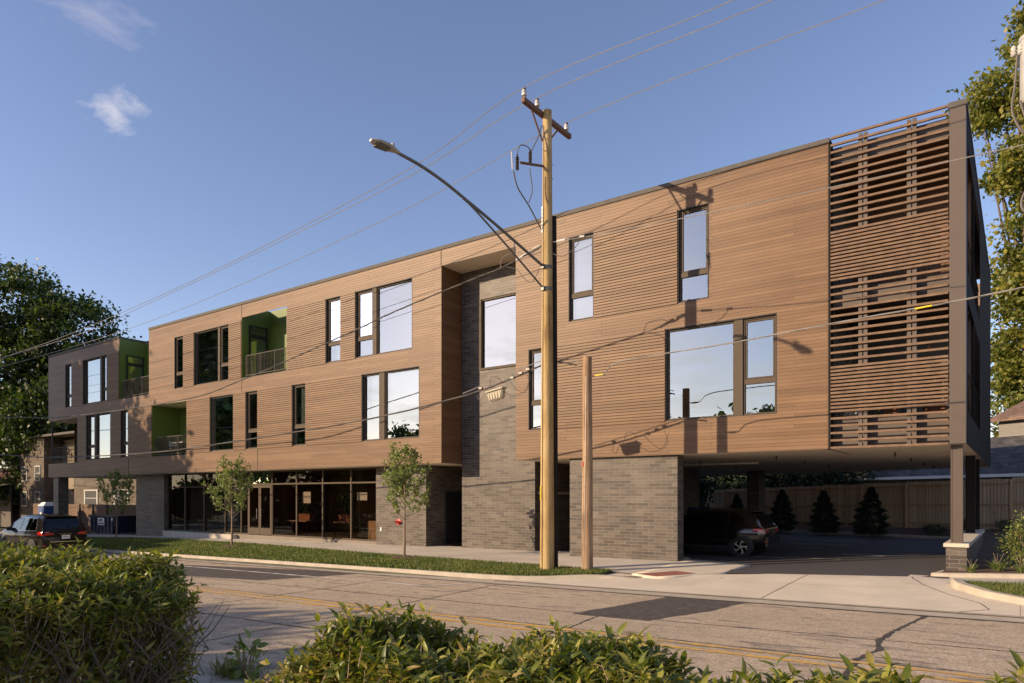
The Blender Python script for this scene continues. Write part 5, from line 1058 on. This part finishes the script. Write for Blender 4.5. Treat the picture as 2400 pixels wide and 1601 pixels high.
tag(MB().tube([(-10.4, -3.62, 9.0), (-10.1, -3.64, 8.98)], .035, 6).tube([(-9.65, -3.66, 8.95), (-9.5, -3.66, 8.94)], .03, 6).build('dead_end_clamp', M['porcelain']), 'pale clamp at the start of the cable running right', 'clamp')
# transformer pole at the right edge
tp3 = thing('transformer_pole', 'utility pole with grey transformer tank cut by the right edge', 'utility pole', (0.62, -3.75, .05))
MB().tube([(0, 0, -.3), (0, 0, 6), (0, 0, 13.3)], [.2, .17, .13], 20).build('pole_shaft', M['pole_new'], tp3, True)
MB().lathe([(.2, 0), (.235, .05), (.24, 1.15), (.25, 1.16), (.25, 1.22), (.12, 1.3), (.05, 1.31)], (-.40, -.02, 9.25), n=24).build('transformer_tank', M['lampgrey'], tp3, True)
for dx in (-.52, -.42): MB().lathe([(.03, 0), (.06, .03), (.035, .06), (.06, .09), (.035, .12), (.05, .16), (.02, .2)], (dx - .2, -.12, 10.15), n=10).build('bushing', M['porcelain'], tp3, True)
MB().lathe([(.04, 0)] + [(r_, h_) for k in range(5) for r_, h_ in ((.08, .03 + k * .05), (.045, .055 + k * .05))] + [(.03, .3)], (-.42, -.2, 11.35), n=12).build('surge_arrester', M['insul'], tp3, True)
MB().box(-.9, -.1, -.25, -.17, 11.68, 11.78).build('bracket', M['arm'], tp3)
for p, r_ in (([(-.75, -.2, 11.7), (-.66, -.2, 11.3), (-.5, -.2, 11.1)], .02), ([(-.66, -.12, 10.2), (-.7, -.15, 9.6), (-.74, -.2, 9.1), (-.6, -.2, 8.7), (-.35, -.15, 8.4), (-.4, -.15, 7.9), (-.6, -.15, 7.4), (-.5, -.15, 7.15), (-.2, -.1, 7.2)], .022), ([(-.5, -.12, 10.2), (-.45, -.2, 9.9), (-.3, -.28, 10.5)], .018), ([(-.62, -.2, 9.25), (-.5, -.2, 8.8), (-.3, -.15, 8.5), (-.1, -.15, 8.3)], .022), ([(-.42, -.2, 11.35), (-.35, -.2, 10.9), (-.3, -.2, 10.6)], .012)):
    MB().tube(arc(p, 8), r_, 6).build('jumper_wire', M['cable'], tp3)

# ------------------------------------------------------------ fences
def fence(name, label, pts, H, zf, step=2.4, front=-1, mats=('fence', 'fence_post')):
    t = thing(name, label, 'fence', (pts[0][0], pts[0][1], zf(*pts[0]))); t['_world'] = 1
    for (a, b) in zip(pts[:-1], pts[1:]):
        A, B = Vector(a), Vector(b); Ln = (B - A).length; d = (B - A) / Ln; nrm = Vector((d.y, -d.x)); nrm = nrm if nrm.y < 0 else -nrm
        n = max(1, round(Ln / step))
        for i in range(n):
            p, q = A + d * Ln * i / n, A + d * Ln * (i + 1) / n; z = min(zf(*p), zf(*q)); s = MB(); nb = max(1, int((q - p).length / .145)); rng = np.random.default_rng(int(abs(p.x) * 100) + i)
            for k in range(nb):
                u0, u1 = k / nb, (k + .96) / nb; P, Q = p.lerp(q, u0), p.lerp(q, u1); h = z + H + rng.uniform(-.02, .02); th = nrm * -.02 * (1 + (k % 2) * .6)
                s.add([(P.x, P.y, z - .1), (Q.x, Q.y, z - .1), (Q.x + th.x, Q.y + th.y, z - .1), (P.x + th.x, P.y + th.y, z - .1), (P.x, P.y, h), (Q.x, Q.y, h), (Q.x + th.x, Q.y + th.y, h), (P.x + th.x, P.y + th.y, h)], [(0, 3, 2, 1), (4, 5, 6, 7), (0, 1, 5, 4), (1, 2, 6, 5), (2, 3, 7, 6), (3, 0, 4, 7)])
            s.build('fence_panel', M[mats[0]], t)
            for hh in (.25, H * .5, H - .2):
                r = MB(); o1 = nrm * .002; o2 = nrm * .045; P, Q = p + d * .05, q - d * .05
                r.add([(P.x + o1.x, P.y + o1.y, z + hh - .045), (Q.x + o1.x, Q.y + o1.y, z + hh - .045), (Q.x + o2.x, Q.y + o2.y, z + hh - .045), (P.x + o2.x, P.y + o2.y, z + hh - .045), (P.x + o1.x, P.y + o1.y, z + hh + .045), (Q.x + o1.x, Q.y + o1.y, z + hh + .045), (Q.x + o2.x, Q.y + o2.y, z + hh + .045), (P.x + o2.x, P.y + o2.y, z + hh + .045)], [(0, 3, 2, 1), (4, 5, 6, 7), (0, 1, 5, 4), (1, 2, 6, 5), (2, 3, 7, 6), (3, 0, 4, 7)])
                r.build('rail', M[mats[1]], t)
            P = p + nrm * .06; w = .055; MB().box(P.x - w, P.x + w, P.y - w, P.y + w, z - .2, z + H - .02).build('fence_post', M[mats[1]], t)
    return t
zfence = lambda x, y: lerp(.42, -.02, min(1, max(0, -x / 18))) if x < 0 else .42
fence('cedar_fence', 'tall brown cedar fence with rails and posts behind the car park', [(9.9, 15.2), (5.4, 17.15), (-.3, 19.6), (-9.25, 23.45), (-18.2, 27.3)], 2.38, zfence)
fence('board_fence', 'brown board fence behind the dumpster at the far left', [(-45.2, 5.3), (-71, 5.3)], 2.0, lambda x, y: -.72, mats=('fence_dark', 'bark'))

# ------------------------------------------------------------ neighbouring houses
hr = thing('neighbour_house', 'house with long grey shingle roof and white gutter behind the cedar fence', 'house', (0, 32, 0)); hr['_world'] = 1
A, B = Vector((-13.0, 37.8)), Vector((14, 20.5)); d = (B - A).normalized(); nrm = Vector((-d.y, d.x))
A2, B2 = A + nrm * 7 + d * 3, B + nrm * 7
rf = MB(); rf.add([(A.x, A.y, 3.2), (B.x, B.y, 3.2), (B2.x, B2.y, 6.0), (A2.x, A2.y, 6.0)], [(0, 1, 2, 3)]); rf.add([(A.x, A.y, 3.12), (B.x, B.y, 3.12), (B2.x, B2.y, 5.9), (A2.x, A2.y, 5.9)], [(3, 2, 1, 0)]); rf.build('roof', M['shingle'], hr)
g_ = MB()
for o0, o1, za, zb in ((-.14, .0, 3.06, 3.24),): 
    P = [A + nrm * o0, B + nrm * o0, B + nrm * o1, A + nrm * o1]; g_.add([(p.x, p.y, za) for p in P] + [(p.x, p.y, zb) for p in P], [(0, 3, 2, 1), (4, 5, 6, 7), (0, 1, 5, 4), (1, 2, 6, 5), (2, 3, 7, 6), (3, 0, 4, 7)])
g_.build('gutter', M['white'], hr)
P = [A + nrm * .5 + d * .6, B + nrm * .5]; MB().quad((P[0].x, P[0].y, -.2), (P[1].x, P[1].y, -.2), (P[1].x, P[1].y, 3.2), (P[0].x, P[0].y, 3.2)).build('wall', M['siding'], hr)
ds = A + d * 1.0 - nrm * .1; MB().tube(arc([(ds.x, ds.y, 3.1), (ds.x - .1, ds.y, 2.85), (ds.x - .5, ds.y + .3, 2.6), (ds.x - .5, ds.y + .3, .2)], 5), .05, 8).build('downpipe', M['white'], hr)
h2 = thing('neighbour_house', 'upper storey of a grey sided house with brown shingle roof at the right edge', 'house', (6, 38, 0)); h2['_world'] = 1
P0, P1 = Vector((-1.2, 38.5)), Vector((16, 27.5)); dd = (P1 - P0).normalized(); n2 = Vector((-dd.y, dd.x))
MB().quad((P0.x, P0.y, 0), (P1.x, P1.y, 0), (P1.x, P1.y, 7.3), (P0.x, P0.y, 7.3)).build('wall', M['siding'], h2)
e0, e1 = P0 - n2 * .5 - dd * .4, P1 - n2 * .5; r0, r1 = P0 + n2 * 5, P1 + n2 * 5
MB().add([(e0.x, e0.y, 7.2), (e1.x, e1.y, 7.2), (r1.x, r1.y, 9.6), (r0.x, r0.y, 9.6), (e0.x, e0.y, 7.0), (e1.x, e1.y, 7.0), (r1.x, r1.y, 9.4), (r0.x, r0.y, 9.4)], [(0, 1, 2, 3), (7, 6, 5, 4), (0, 4, 5, 1), (1, 5, 6, 2), (2, 6, 7, 3), (3, 7, 4, 0)]).build('roof', M['shingle_b'], h2)
def wall_win(parent, c, dirv, w, h, z, mat='white'):
    a, b = c - dirv * w / 2, c + dirv * w / 2; nn = Vector((dirv.y, -dirv.x)); nn = nn if nn.y < 0 else -nn; f = MB()
    for (u0, u1, v0, v1) in ((-.5, -.42, 0, 1), (.42, .5, 0, 1), (-.42, .42, 0, .07), (-.42, .42, .93, 1), (-.42, .42, .48, .52)):
        p, q = c + dirv * w * u0, c + dirv * w * u1; o1, o2 = nn * .0, nn * .05; P_ = [p + o2, q + o2, q + o1, p + o1]
        f.add([(s.x, s.y, z + h * v0) for s in P_] + [(s.x, s.y, z + h * v1) for s in P_], [(0, 3, 2, 1), (4, 5, 6, 7), (0, 1, 5, 4), (1, 2, 6, 5), (2, 3, 7, 6), (3, 0, 4, 7)])
    fo = f.build('window', M[mat], parent); p, q = a + nn * .02, b + nn * .02
    MB().quad((p.x, p.y, z), (q.x, q.y, z), (q.x, q.y, z + h), (p.x, p.y, z + h)).build('pane', M['black'], fo)
wall_win(h2, P0 + dd * 2.6, dd, 1.0, 1.5, 5.3)
# brick apartment house beyond the far end
ap = thing('brick_apartment_house', 'beige brick apartment house seen below and beyond the far end', 'building', (-68, 8, -.9)); ap['_world'] = 1
MB().box(-82, -76.0, 8, 18, -1.2, 7.6).build('brick_wing', M['beigebrick'], ap); MB().box(-69.4, -54, 8, 18, -1.2, 7.6).build('brick_wing', M['beigebrick'], ap)
MB().box(-75.99, -69.41, 9.6, 18, -1.2, 7.4).build('stucco_bay', M['stucco'], ap)
for x in (-80.6, -77.4):
    for z in (3.4, .9): wall_win(ap, Vector((x, 7.99)), Vector((1, 0)), 1.3, 1.5, z, 'lampgrey')
for x, z in ((-66, 1.0), (-60.5, 1.0), (-66, 3.9), (-60.5, 3.9)): wall_win(ap, Vector((x, 7.99)), Vector((1, 0)), 2.6, 1.5, z, 'lampgrey')
for z in (2.6,): MB().box(-74, -70.2, 8.3, 9.59, z, z + .2).box(-74, -70.2, 8.3, 8.36, z + .2, z + 1.1).build('balcony', M['stucco'], ap)
MB().box(-82.3, -53.8, 7.7, 18.3, 7.6, 7.8).build('roof', M['coping'], ap)
MB().box(-72.4, -70.6, 9.55, 9.59, .0, 2.3).build('door', M['black'], ap)
cp = thing('carport', 'dark open carport with pale corrugated roof at the left edge', 'carport', (-84, 4.5, -.9)); cp['_world'] = 1
s = MB(); 
for k in range(60): s.add([(-94 + k * .2, 3.0, 2.55 + .03 * (k % 2)), (-93.8 + k * .2, 3.0, 2.55 + .03 * ((k + 1) % 2)), (-93.8 + k * .2, 7.5, 3.15 + .03 * ((k + 1) % 2)), (-94 + k * .2, 7.5, 3.15 + .03 * (k % 2))], [(0, 1, 2, 3)])
s.build('roof', M['lampgrey'], cp); MB().box(-94, -82.05, 2.96, 2.995, 2.25, 2.6).build('fascia', M['lampgrey'], cp)
for x in (-93, -88, -82.3): MB().box(x - .08, x + .08, 3.1, 3.26, -1.2, 2.5).build('post', M['dark'], cp)
MB().box(-94, -82.1, 7.3, 7.4, -1.2, 3.0).build('back_wall', M['roomdark'], cp)
tag(MB().box(-97, -84, 9, 20, -1.2, 4.6).box(-97.2, -83.8, 8.8, 20.2, 4.61, 4.9).build('brick_garage', M['redbrick']), 'dark red brick building behind the carport at the left edge', 'building')
# gate panels at far left
gt = thing('fence_gate', 'pale framed gate panels between the car and the left edge', 'gate', (-63, 2, -.8)); gt['_world'] = 1
for x in (-72.6, -71.2, -70.0): MB().box(x - .1, x + .1, 1.95, 2.08, -1, 1.45).build('post', M['stucco'], gt)
MB().box(-72.4, -71.4, 1.98, 2.03, -.8, 1.3).build('panel', M['lampgrey'], gt)
MB().box(-71.05, -70.15, 1.98, 2.03, -.8, 1.3).build('panel', M['fence_post'], gt)
sg = thing('notice_board', 'white notice board with small dark print at the left edge', 'notice board', (-73.6, 1.0, -.8))
MB().box(-.5, .5, -.02, .02, .9, 1.75).build('board', M['white'], sg); MB().box(-.45, -.39, 0.02, .08, -.2, 1.7).build('post', M['dark'], sg); MB().box(.39, .45, 0.02, .08, -.2, 1.7).build('post', M['dark'], sg)
for k in range(4): MB().box(-.35, .3 - .1 * (k % 2), -.026, -.021, 1.55 - k * .14, 1.59 - k * .14).build('print_line', M['dark'], sg)
# portable toilet
pt = thing('portable_toilet', 'blue portable toilet with white roof by the board fence', 'portable toilet', (-62.6, 3.4, -.85))
MB().box(-.55, .55, -.55, .55, 0, 2.0).build('cabin', M['toiletblue'], pt, bevel=.03); MB().add([(-.6, -.6, 2.0), (.6, -.6, 2.0), (.6, .6, 2.0), (-.6, .6, 2.0), (-.35, -.35, 2.3), (.35, -.35, 2.3), (.35, .35, 2.3), (-.35, .35, 2.3)], [(0, 3, 2, 1), (4, 5, 6, 7), (0, 1, 5, 4), (1, 2, 6, 5), (2, 3, 7, 6), (3, 0, 4, 7)]).build('roof', M['white'], pt)
MB().box(-.32, .38, -.58, -.552, .1, 1.85).build('door', M['toiletblue'], pt); MB().box(-.1, .15, -.59, -.582, 1.25, 1.5).build('door_sign', M['white'], pt); MB().tube([(.4, .4, 2.1), (.4, .4, 2.75)], .05, 8).build('vent_pipe', M['dark'], pt)
# dumpster
du = thing('dumpster', 'dark blue steel dumpster with white sign beside the brick pier', 'dumpster', (-49.6, 2.6, zlot(-49.6, 2.6) - .02))
MB().prism([(-1.7, .2), (1.5, .2), (1.9, 1.35), (-1.9, 1.35)], 'y', -.9, .9).build('bin', M['dumpster'], du)
for k in range(7): MB().box(-1.5 + k * .5 - .05, -1.5 + k * .5 + .05, -.96, -.901, .22, 1.3).build('rib', M['dumpster'], du)
MB().box(-1.93, 1.93, -.97, -.9, 1.28, 1.38).build('rim', M['dumpster'], du)
sn = MB().box(-.45, .45, -.985, -.965, .72, 1.2).build('sign', M['white'], du)
MB().box(-.25, .15, -.99, -.986, .98, 1.12).build('emblem', M['toiletblue'], sn); MB().box(-.38, .38, -.99, -.986, .80, .86).build('emblem', M['dark'], sn)
for x in (-1.75, 1.45): MB().box(x, x + .18, -.98, -.965, 1.05, 1.2).build('sticker', M['white'], du)
for x in (-1.2, 1.2):
    for y in (-.7, .7): MB().lathe([(.1, -.04), (.1, .04)], (x, y, .1), 'y', 12).build('caster', M['black'], du)
for i in range(4):
    pl = thing('pallet', ['bottom wooden pallet of the stack left of the dumpster', 'second wooden pallet from the bottom of the stack', 'third wooden pallet from the bottom of the stack', 'top wooden pallet of the stack left of the dumpster'][i], 'pallet', (-53.3 + .05 * i, 2.0, zlot(-53, 2) + .01 + i * .15), .1 * (i - 1), group='stacked wooden pallets')
    s = MB()
    for k in range(6): s.box(-.6 + k * .21, -.6 + k * .21 + .13, -.5, .5, .115, .14)
    s.build('deck_boards', M['fence_post'], pl)
    for y in (-.48, -.05, .38): MB().box(-.6, .58, y, y + .1, .02, .114).build('stringer', M['fence_post'], pl)

# ------------------------------------------------------------ things inside the shop
def table(label, x, y, w, dpt, rz=0, z=-.03, group=None, mat='fence_post'):
    t = thing('table', label, 'table', (x, y, z), rz, group=group); MB().box(-w / 2, w / 2, -dpt / 2, dpt / 2, .72, .76).build('table_top', M[mat], t)
    for sx in (-1, 1):
        for sy in (-1, 1): MB().tube([(sx * (w / 2 - .06), sy * (dpt / 2 - .06), 0), (sx * (w / 2 - .08), sy * (dpt / 2 - .08), .72)], .022, 6).build('leg', M['dark'], t)
    return t
def chair(label, x, y, rz, z, mat='dark', group=None):
    t = thing('chair', label, 'chair', (x, y, z), rz, group=group); MB().box(-.21, .21, -.2, .2, .43, .47).build('seat', M[mat], t, bevel=.01); MB().box(-.2, .2, .17, .2, .55, .86).build('backrest', M[mat], t, bevel=.01)
    for sx in (-1, 1):
        for sy in (-1, 1): MB().tube([(sx * .2, sy * .19, 0), (sx * .17, sy * .17, .43 if sy < 0 else .6)], .014, 5).build('leg', M['dark'], t)
    return t
table('wooden table behind the shop glass right of the double door', -28.9, 2.0, 1.5, .7); table('wooden table behind the third shop pane from the right', -25.4, 2.0, 1.5, .7)
box_plant('planter', 'orange planter box with dark plant on the table right of the double door', (-28.6, 2.0, .74), .28, 500, 'leaf_ever', .06, potsz=(1.0, .35, .32), seed=51, h=.9)
box_plant('planter', 'orange planter box with tall dark plant on the second shop table', (-25.5, 2.0, .74), .25, 700, 'leaf_ever', .07, potsz=(1.0, .35, .32), seed=52, h=1.1)
box_plant('floor_plant', 'bright green bush standing on the shop floor near the right panes', (-24.75, 1.75, -.02), .2, 700, 'leaf_shrub', .05, potsz=(.3, .3, .25), seed=53, h=.8)
bxs = thing('cardboard_box', 'large cardboard box in the rightmost shop pane', 'box', (-23.2, 1.9, -.03)); MB().box(-.55, .55, -.3, .3, 0, .85).build('carton', M['cardboard'], bxs); MB().box(-.55, .55, -.02, .02, .852, .857).build('tape', M['boxcream'], bxs)
chair('small stool chair in front of the large cardboard box', -22.95, 1.4, 0, -.03, 'cardboard')
ch_ = chair('dark chair seen through the left leaf of the double door', -31.2, 2.0, .5, -.03)
nb = thing('paper_notice', 'white paper notice hung behind the second shop pane from the table', 'notice', (-27.6, 1.25, 1.6)); MB().box(-.3, .3, 0, .01, 0, .55).build('sheet', M['white'], nb); MB().tube([(-.3, .005, .55), (.3, .005, .55)], .01, 5).build('rod', M['dark'], nb)
nb = thing('paper_notice', 'white sign panel hung behind the rightmost shop pane', 'notice', (-23.75, 1.3, 1.75)); MB().box(-.35, .3, 0, .01, 0, .35).build('sheet', M['white'], nb); MB().tube([(-.22, .005, -1.7), (-.22, .005, 0)], .015, 5).build('rod', M['stucco'], nb)
# balcony table and chairs
table('white dining table on the lower green balcony', -37.9, .85, 1.1, .7, z=4.18, mat='white')
chair('white chair left of the table on the lower green balcony', -38.8, .8, 1.4, 4.18, 'white'); chair('dark chair right of the table on the lower green balcony', -36.95, .8, -1.5, 4.18)

# ------------------------------------------------------------ cars
def car(label, loc, rz, paint, L=4.8, W=1.94, H=1.70, wr=.37, wheels='spoke', rear_oh=.95, front_oh=.93, chrome_trim=True, badge=None, plate=True):
    t = thing('parked_car', label, 'car', loc, rz)        # x from the rear (0) to the nose (L)
    hood = H * .63; belt = H * .615
    K = [(0.0, .78, .90), (.03, .86, 1.0), (.10, .90, H * .66), (.22, .93, H * .80), (.36, .95, H * .90), (.52, .965, H * .955), (1.0, .985, H * .99), (1.6, 1.0, H), (2.3, 1.0, H * .992), (2.75, 1.0, H * .96), (3.1, .995, H * .86), (3.45, .99, H * .735), (3.75, .98, H * .665), (4.15, .96, H * .64), (L - .35, .90, H * .60), (L - .12, .82, H * .54), (L, .66, H * .44)]
    sc_ = (L - .35) / 4.45; K = [(x * (1 if x < .6 or x > L - .5 else sc_), w, z) for x, w, z in K]
    xs_ = np.array([k[0] for k in K]); ws_ = np.array([k[1] for k in K]) * W / 2; zs_ = np.array([k[2] for k in K]); X = np.unique(np.concatenate([np.linspace(0, L, 70), xs_]))
    def ring(x):
        w = np.interp(x, xs_, ws_); zt_ = np.interp(x, xs_, zs_); gh = max(0, zt_ - belt) / (H - belt)
        zb = .26 + .10 * max(0, 1 - x / .35) + .06 * max(0, 1 - (L - x) / .4); zb2 = min(belt, zt_ - .03)
        wt_ = w * (1 - .30 * gh)
        return [(0, zb), (w * .86, zb), (w * .965, zb + .10), (w * .985, lerp(zb, zb2, .38)), (w * 1.0, lerp(zb, zb2, .66)), (w * .985, zb2 - .04), (w * .955, zb2), (lerp(w * .94, wt_, .35), lerp(zb2, zt_, .35)), (lerp(w * .94, wt_, .8), lerp(zb2, zt_, .8)), (wt_ * .93, lerp(zb2, zt_, .95)), (wt_ * .72, zt_), (0, zt_ + .012)]
    mb = MB(); Rn = None
    for x in X:
        r_ = ring(x); full = r_ + [(-y, z) for y, z in r_[-2:0:-1]]; Rn = len(full); mb.v += [(x, y, z) for y, z in full]
    for i in range(len(X) - 1):
        for k in range(Rn): mb.f.append((i * Rn + k, i * Rn + (k + 1) % Rn, (i + 1) * Rn + (k + 1) % Rn, (i + 1) * Rn + k))
    mb.f += [tuple(range(Rn)), tuple((len(X) - 1) * Rn + k for k in range(Rn))]
    body = mb.build('body', M[paint], t, True)
    def sy(x, z):
        r_ = ring(min(max(x, 0), L))[2:11]; return float(np.interp(z, [p[1] for p in r_], [p[0] for p in r_]))
    def side_patch(name, c, mat, s_, par, off=.006, n=8, m=4):
        """c: 4 corners (x,z): bottom rear, bottom front, top front, top rear"""
        o = MB()
        for i in range(n + 1):
            for j in range(m + 1):
                u, v = i / n, j / m; x = lerp(lerp(c[0][0], c[1][0], u), lerp(c[3][0], c[2][0], u), v); z = lerp(lerp(c[0][1], c[1][1], u), lerp(c[3][1], c[2][1], u), v); o.v.append((x, s_ * (sy(x, z) + off), z))
        for i in range(n):
            for j in range(m): k = i * (m + 1) + j; o.f.append((k, k + m + 1, k + m + 2, k + 1))
        return o.build(name, M[mat], par, True)
    zg0, zg1 = belt + .02, H * .925
    f_ = L / 4.8
    for s_ in (-1, 1):
        side_patch('side_window', [(.62 * f_, zg0 + .05), (1.28 * f_, zg0), (1.28 * f_, zg1), (.92 * f_, zg1 - .06)], 'carglass', s_, t); side_patch('side_window', [(1.34 * f_, zg0), (2.18 * f_, zg0), (2.18 * f_, zg1), (1.34 * f_, zg1)], 'carglass', s_, t)
        side_patch('side_window', [(2.25 * f_, zg0), (3.25 * f_, zg0), (2.62 * f_, zg1 - .02), (2.25 * f_, zg1)], 'carglass', s_, t)
        if chrome_trim:
            for c in ([(.56 * f_, zg0 - .0), (3.3 * f_, zg0 - .03), (3.3 * f_, zg0 - .008), (.56 * f_, zg0 + .02)], [(.9 * f_, zg1 - .02), (2.6 * f_, zg1), (2.6 * f_, zg1 + .02), (.9 * f_, zg1)], [(.56 * f_, zg0), (.60 * f_, zg0), (.93 * f_, zg1), (.89 * f_, zg1)]): side_patch('window_trim', c, 'chrome', s_, t, .010)
        for x in (1.32, 2.22): side_patch('door_seam', [(x * f_, .42), (x * f_ + .012, .42), (x * f_ + .012, belt - .01), (x * f_, belt - .01)], 'black', s_, t, .003, 1, 6)
        for x in (1.5, 2.45): y_ = sy(x * f_, belt - .1); MB().box(x * f_, x * f_ + .19, s_ * y_ - .0, s_ * (y_ + .03), belt - .13, belt - .10).build('door_handle', M[paint], t)
        side_patch('sill_trim', [(rear_oh + .45, .28), (L - front_oh - .45, .28), (L - front_oh - .45, .38), (rear_oh + .45, .38)], 'black', s_, t, .012)
        y_ = sy(3.1 * f_, belt); mo = MB().box(3.02 * f_, 3.14 * f_, s_ * (y_ - .02), s_ * (y_ + .22), belt - .02, belt + .14).build('mirror', M[paint], t, bevel=.03)
        side_patch('tail_lamp', [(.03, belt - .17), (.42, belt - .11), (.34, belt - .0), (.05, belt - .01)], 'tail', s_, t, .010)
        # wheels
        for wx_ in (rear_oh, L - front_oh):
            yo = sy(wx_, .6); ar = MB(); nn = 20
            for k in range(nn + 1):
                a = math.pi * (k / nn) * 1.16 - .25
                for rr, oo in ((wr * 1.13, .012), (wr * 1.27, .004)): ar.v.append((wx_ + rr * math.cos(a), s_ * (yo + oo), wr + rr * math.sin(a)))
            for k in range(nn): ar.f.append((2 * k, 2 * k + 1, 2 * k + 3, 2 * k + 2))
            ar.build('wheel_arch', M['black'] if not chrome_trim else M[paint], t)
            MB().lathe([(wr * 1.14, 0), (wr * 1.14, .006)], (wx_, s_ * (yo + .001) - .003, wr * 1.02), 'y', 24).build('arch_liner', M['black'], t)
            w0 = s_ * (yo + .004); ty = MB()
            prof = [(wr * .66, -.0), (wr * .70, .02), (wr * .9, .03), (wr * .985, .01), (wr, -.03), (wr, -.2), (wr * .6, -.22)]
            if s_ < 0: prof = [(a, -b) for a, b in prof]
            wh = MB().lathe(prof, (wx_, w0, wr), 'y', 30).build('wheel', M['tyre'], t, True)
            rim = MB().lathe([(wr * .70, 0), (wr * .70, s_ * .014), (wr * .62, s_ * .014), (wr * .60, -s_ * .02), (.02, -s_ * .03)], (wx_, w0, wr), 'y', 30).build('rim', M['black' if wheels == 'swirl' else 'dark'], wh, True)
            sp = MB(); ns_ = 10 if wheels == 'spoke' else 5
            for k in range(ns_):
                a = 2 * math.pi * k / ns_; ca_, sa_ = math.cos(a), math.sin(a); b_ = a + (.0 if wheels == 'spoke' else .55)
                hw = .028 if wheels == 'spoke' else .035; y2 = w0 + s_ * .022
                p0, p1 = (wr * .12, a), (wr * .66, b_)
                q = []
                for (rr, an, ww) in ((p0[0], p0[1], hw * .8), (p1[0], p1[1], hw)):
                    cx, cz = wx_ + rr * math.cos(an), wr + rr * math.sin(an); q += [(cx - ww * math.sin(an), cz + ww * math.cos(an)), (cx + ww * math.sin(an), cz - ww * math.cos(an))]
                sp.add([(q[0][0], y2, q[0][1]), (q[1][0], y2, q[1][1]), (q[3][0], y2, q[3][1]), (q[2][0], y2, q[2][1])], [(0, 1, 2, 3)])
                if wheels == 'swirl':
                    e = [(wx_ + wr * r2 * math.cos(b_ + da), wr + wr * r2 * math.sin(b_ + da)) for r2, da in ((.66, -.1), (.66, .5), (.55, .42), (.52, 0.0))]; sp.add([(p[0], y2 + s_ * .001, p[1]) for p in e], [(0, 1, 2, 3)])
            sp.lathe([(wr * .16, 0), (wr * .16, s_ * .028), (.01, s_ * .03)], (wx_, w0, wr), 'y', 16); sp.build('spokes', M['alloy'], wh)
    # rear glass on the sloping tail, wiper, lamps, bumper, plate
    o = MB(); n = 6
    for i in range(n + 1):
        x = lerp(.115, .47, i / n)
        for j in range(9):
            u = -1 + j / 4; zt_ = np.interp(x, xs_, zs_); w = np.interp(x, xs_, ws_) * (1 - .30 * max(0, zt_ - belt) / (H - belt)) * .84; o.v.append((x, u * w, zt_ + .012 - .010 * (abs(u) > .8) + .006))
    for i in range(n):
        for j in range(8): k = i * 9 + j; o.f.append((k, k + 9, k + 10, k + 1))
    o.build('rear_window', M['carglass'], t, True)
    MB().box(.36, .62, -W * .31, W * .31, H * .945, H * .965).build('spoiler', M[paint], t, bevel=.008)
    for s_ in (-1, 1): MB().prism([(s_ * W * .23, belt - .14), (s_ * W * .40, belt - .16), (s_ * W * .405, belt - .04), (s_ * W * .25, belt - .06)], 'x', -.02, .02).build('tail_lamp', M['tail'], t)
    for s_ in (-1, 1): MB().box(-.03, .01, s_ * W * .37 - .09, s_ * W * .37 + .09, .50, .56).build('reflector', M['tail'], t)
    MB().box(-.07, .02, -W * .40, W * .40, .36, .70).build('rear_bumper', M[paint], t, bevel=.03)
    MB().box(-.085, -.06, -W * .36, W * .36, .37, .45).build('bumper_insert', M['black'], t)
    if chrome_trim: MB().box(-.085, -.068, -W * .32, W * .32, .675, .70).build('bumper_strip', M['chrome'], t)
    if plate:
        pl = MB().box(-.035, -.02, -.16, .16, .80, .96).build('licence_plate', M['white'], t); MB().box(-.038, -.036, -.12, .12, .85, .91).build('plate_text_band', M['lampgrey'], pl)
    if badge:
        rr = Matrix(((0, 0, -1), (-1, 0, 0), (0, 1, 0))); text_mesh('badge_lettering', badge, .075, M['chrome'], t, Vector((-.012, 0, 1.0)), rr)
    MB().box(L - .06, L + .02, -W * .3, W * .3, .35, .62).build('front_bumper', M['black'], t, bevel=.02)
    for s_ in (-1, 1): MB().prism([(s_ * W * .27, .66), (s_ * W * .40, .68), (s_ * W * .40, .78), (s_ * W * .3, .76)], 'x', L - .14, L - .06).build('head_lamp', M['white'], t)
    return t
car('dark brown sport utility car with red tail lamps parked at the kerb', (-33.4, -6.9, zr(-36)), R(180), 'car_brown', 4.85, 1.98, 1.83, .40, badge='P O R S C H E')
car('black hatchback car parked under the building beside the brick pier', (-6.85, 4.45, zlot(-8, 4) - .005), R(180), 'car_black', 4.48, 1.82, 1.62, .345, 'swirl', .78, .95, chrome_trim=False, plate=False)
car('dark car painted with blue sky reflection parked behind the black car beneath the building', (-11.3, 11.2, zlot(-12, 11) - .005), R(180), 'car_sky_tint', 4.6, 1.85, 1.62, .34, 'spoke', .8, .95, chrome_trim=False, plate=False)
# small debris
for i, (x, y, z) in enumerate([(-6.0, -2.9, 0), (-20.5, -4.2, 1), (-27, -3.2, 1), (-25.2, -3.9, 1), (-31, -3.4, 1)]):
    zz_ = zdrive(x, y) if not z else zverge(x, y) + .05; q = MB(); q.add([(-.06, 0, .005), (0, -.03, .02), (.06, 0, .006), (0, .035, .012)], [(0, 1, 2, 3)]); ob = q.build('fallen_leaf', M['cardboard']); ob.location = (x, y, zz_)
    tag(ob, ['curled brown leaf lying on the concrete driveway', 'pale leaf on the grass left of the nearest young tree', 'pale leaf on the grass just right of the middle young tree', 'pale leaf near the kerb between the young trees', 'pale leaf on the grass left of the middle young tree'][i], 'leaf')
for o in list(scene.objects):
    if '_world' in o: del o['_world']
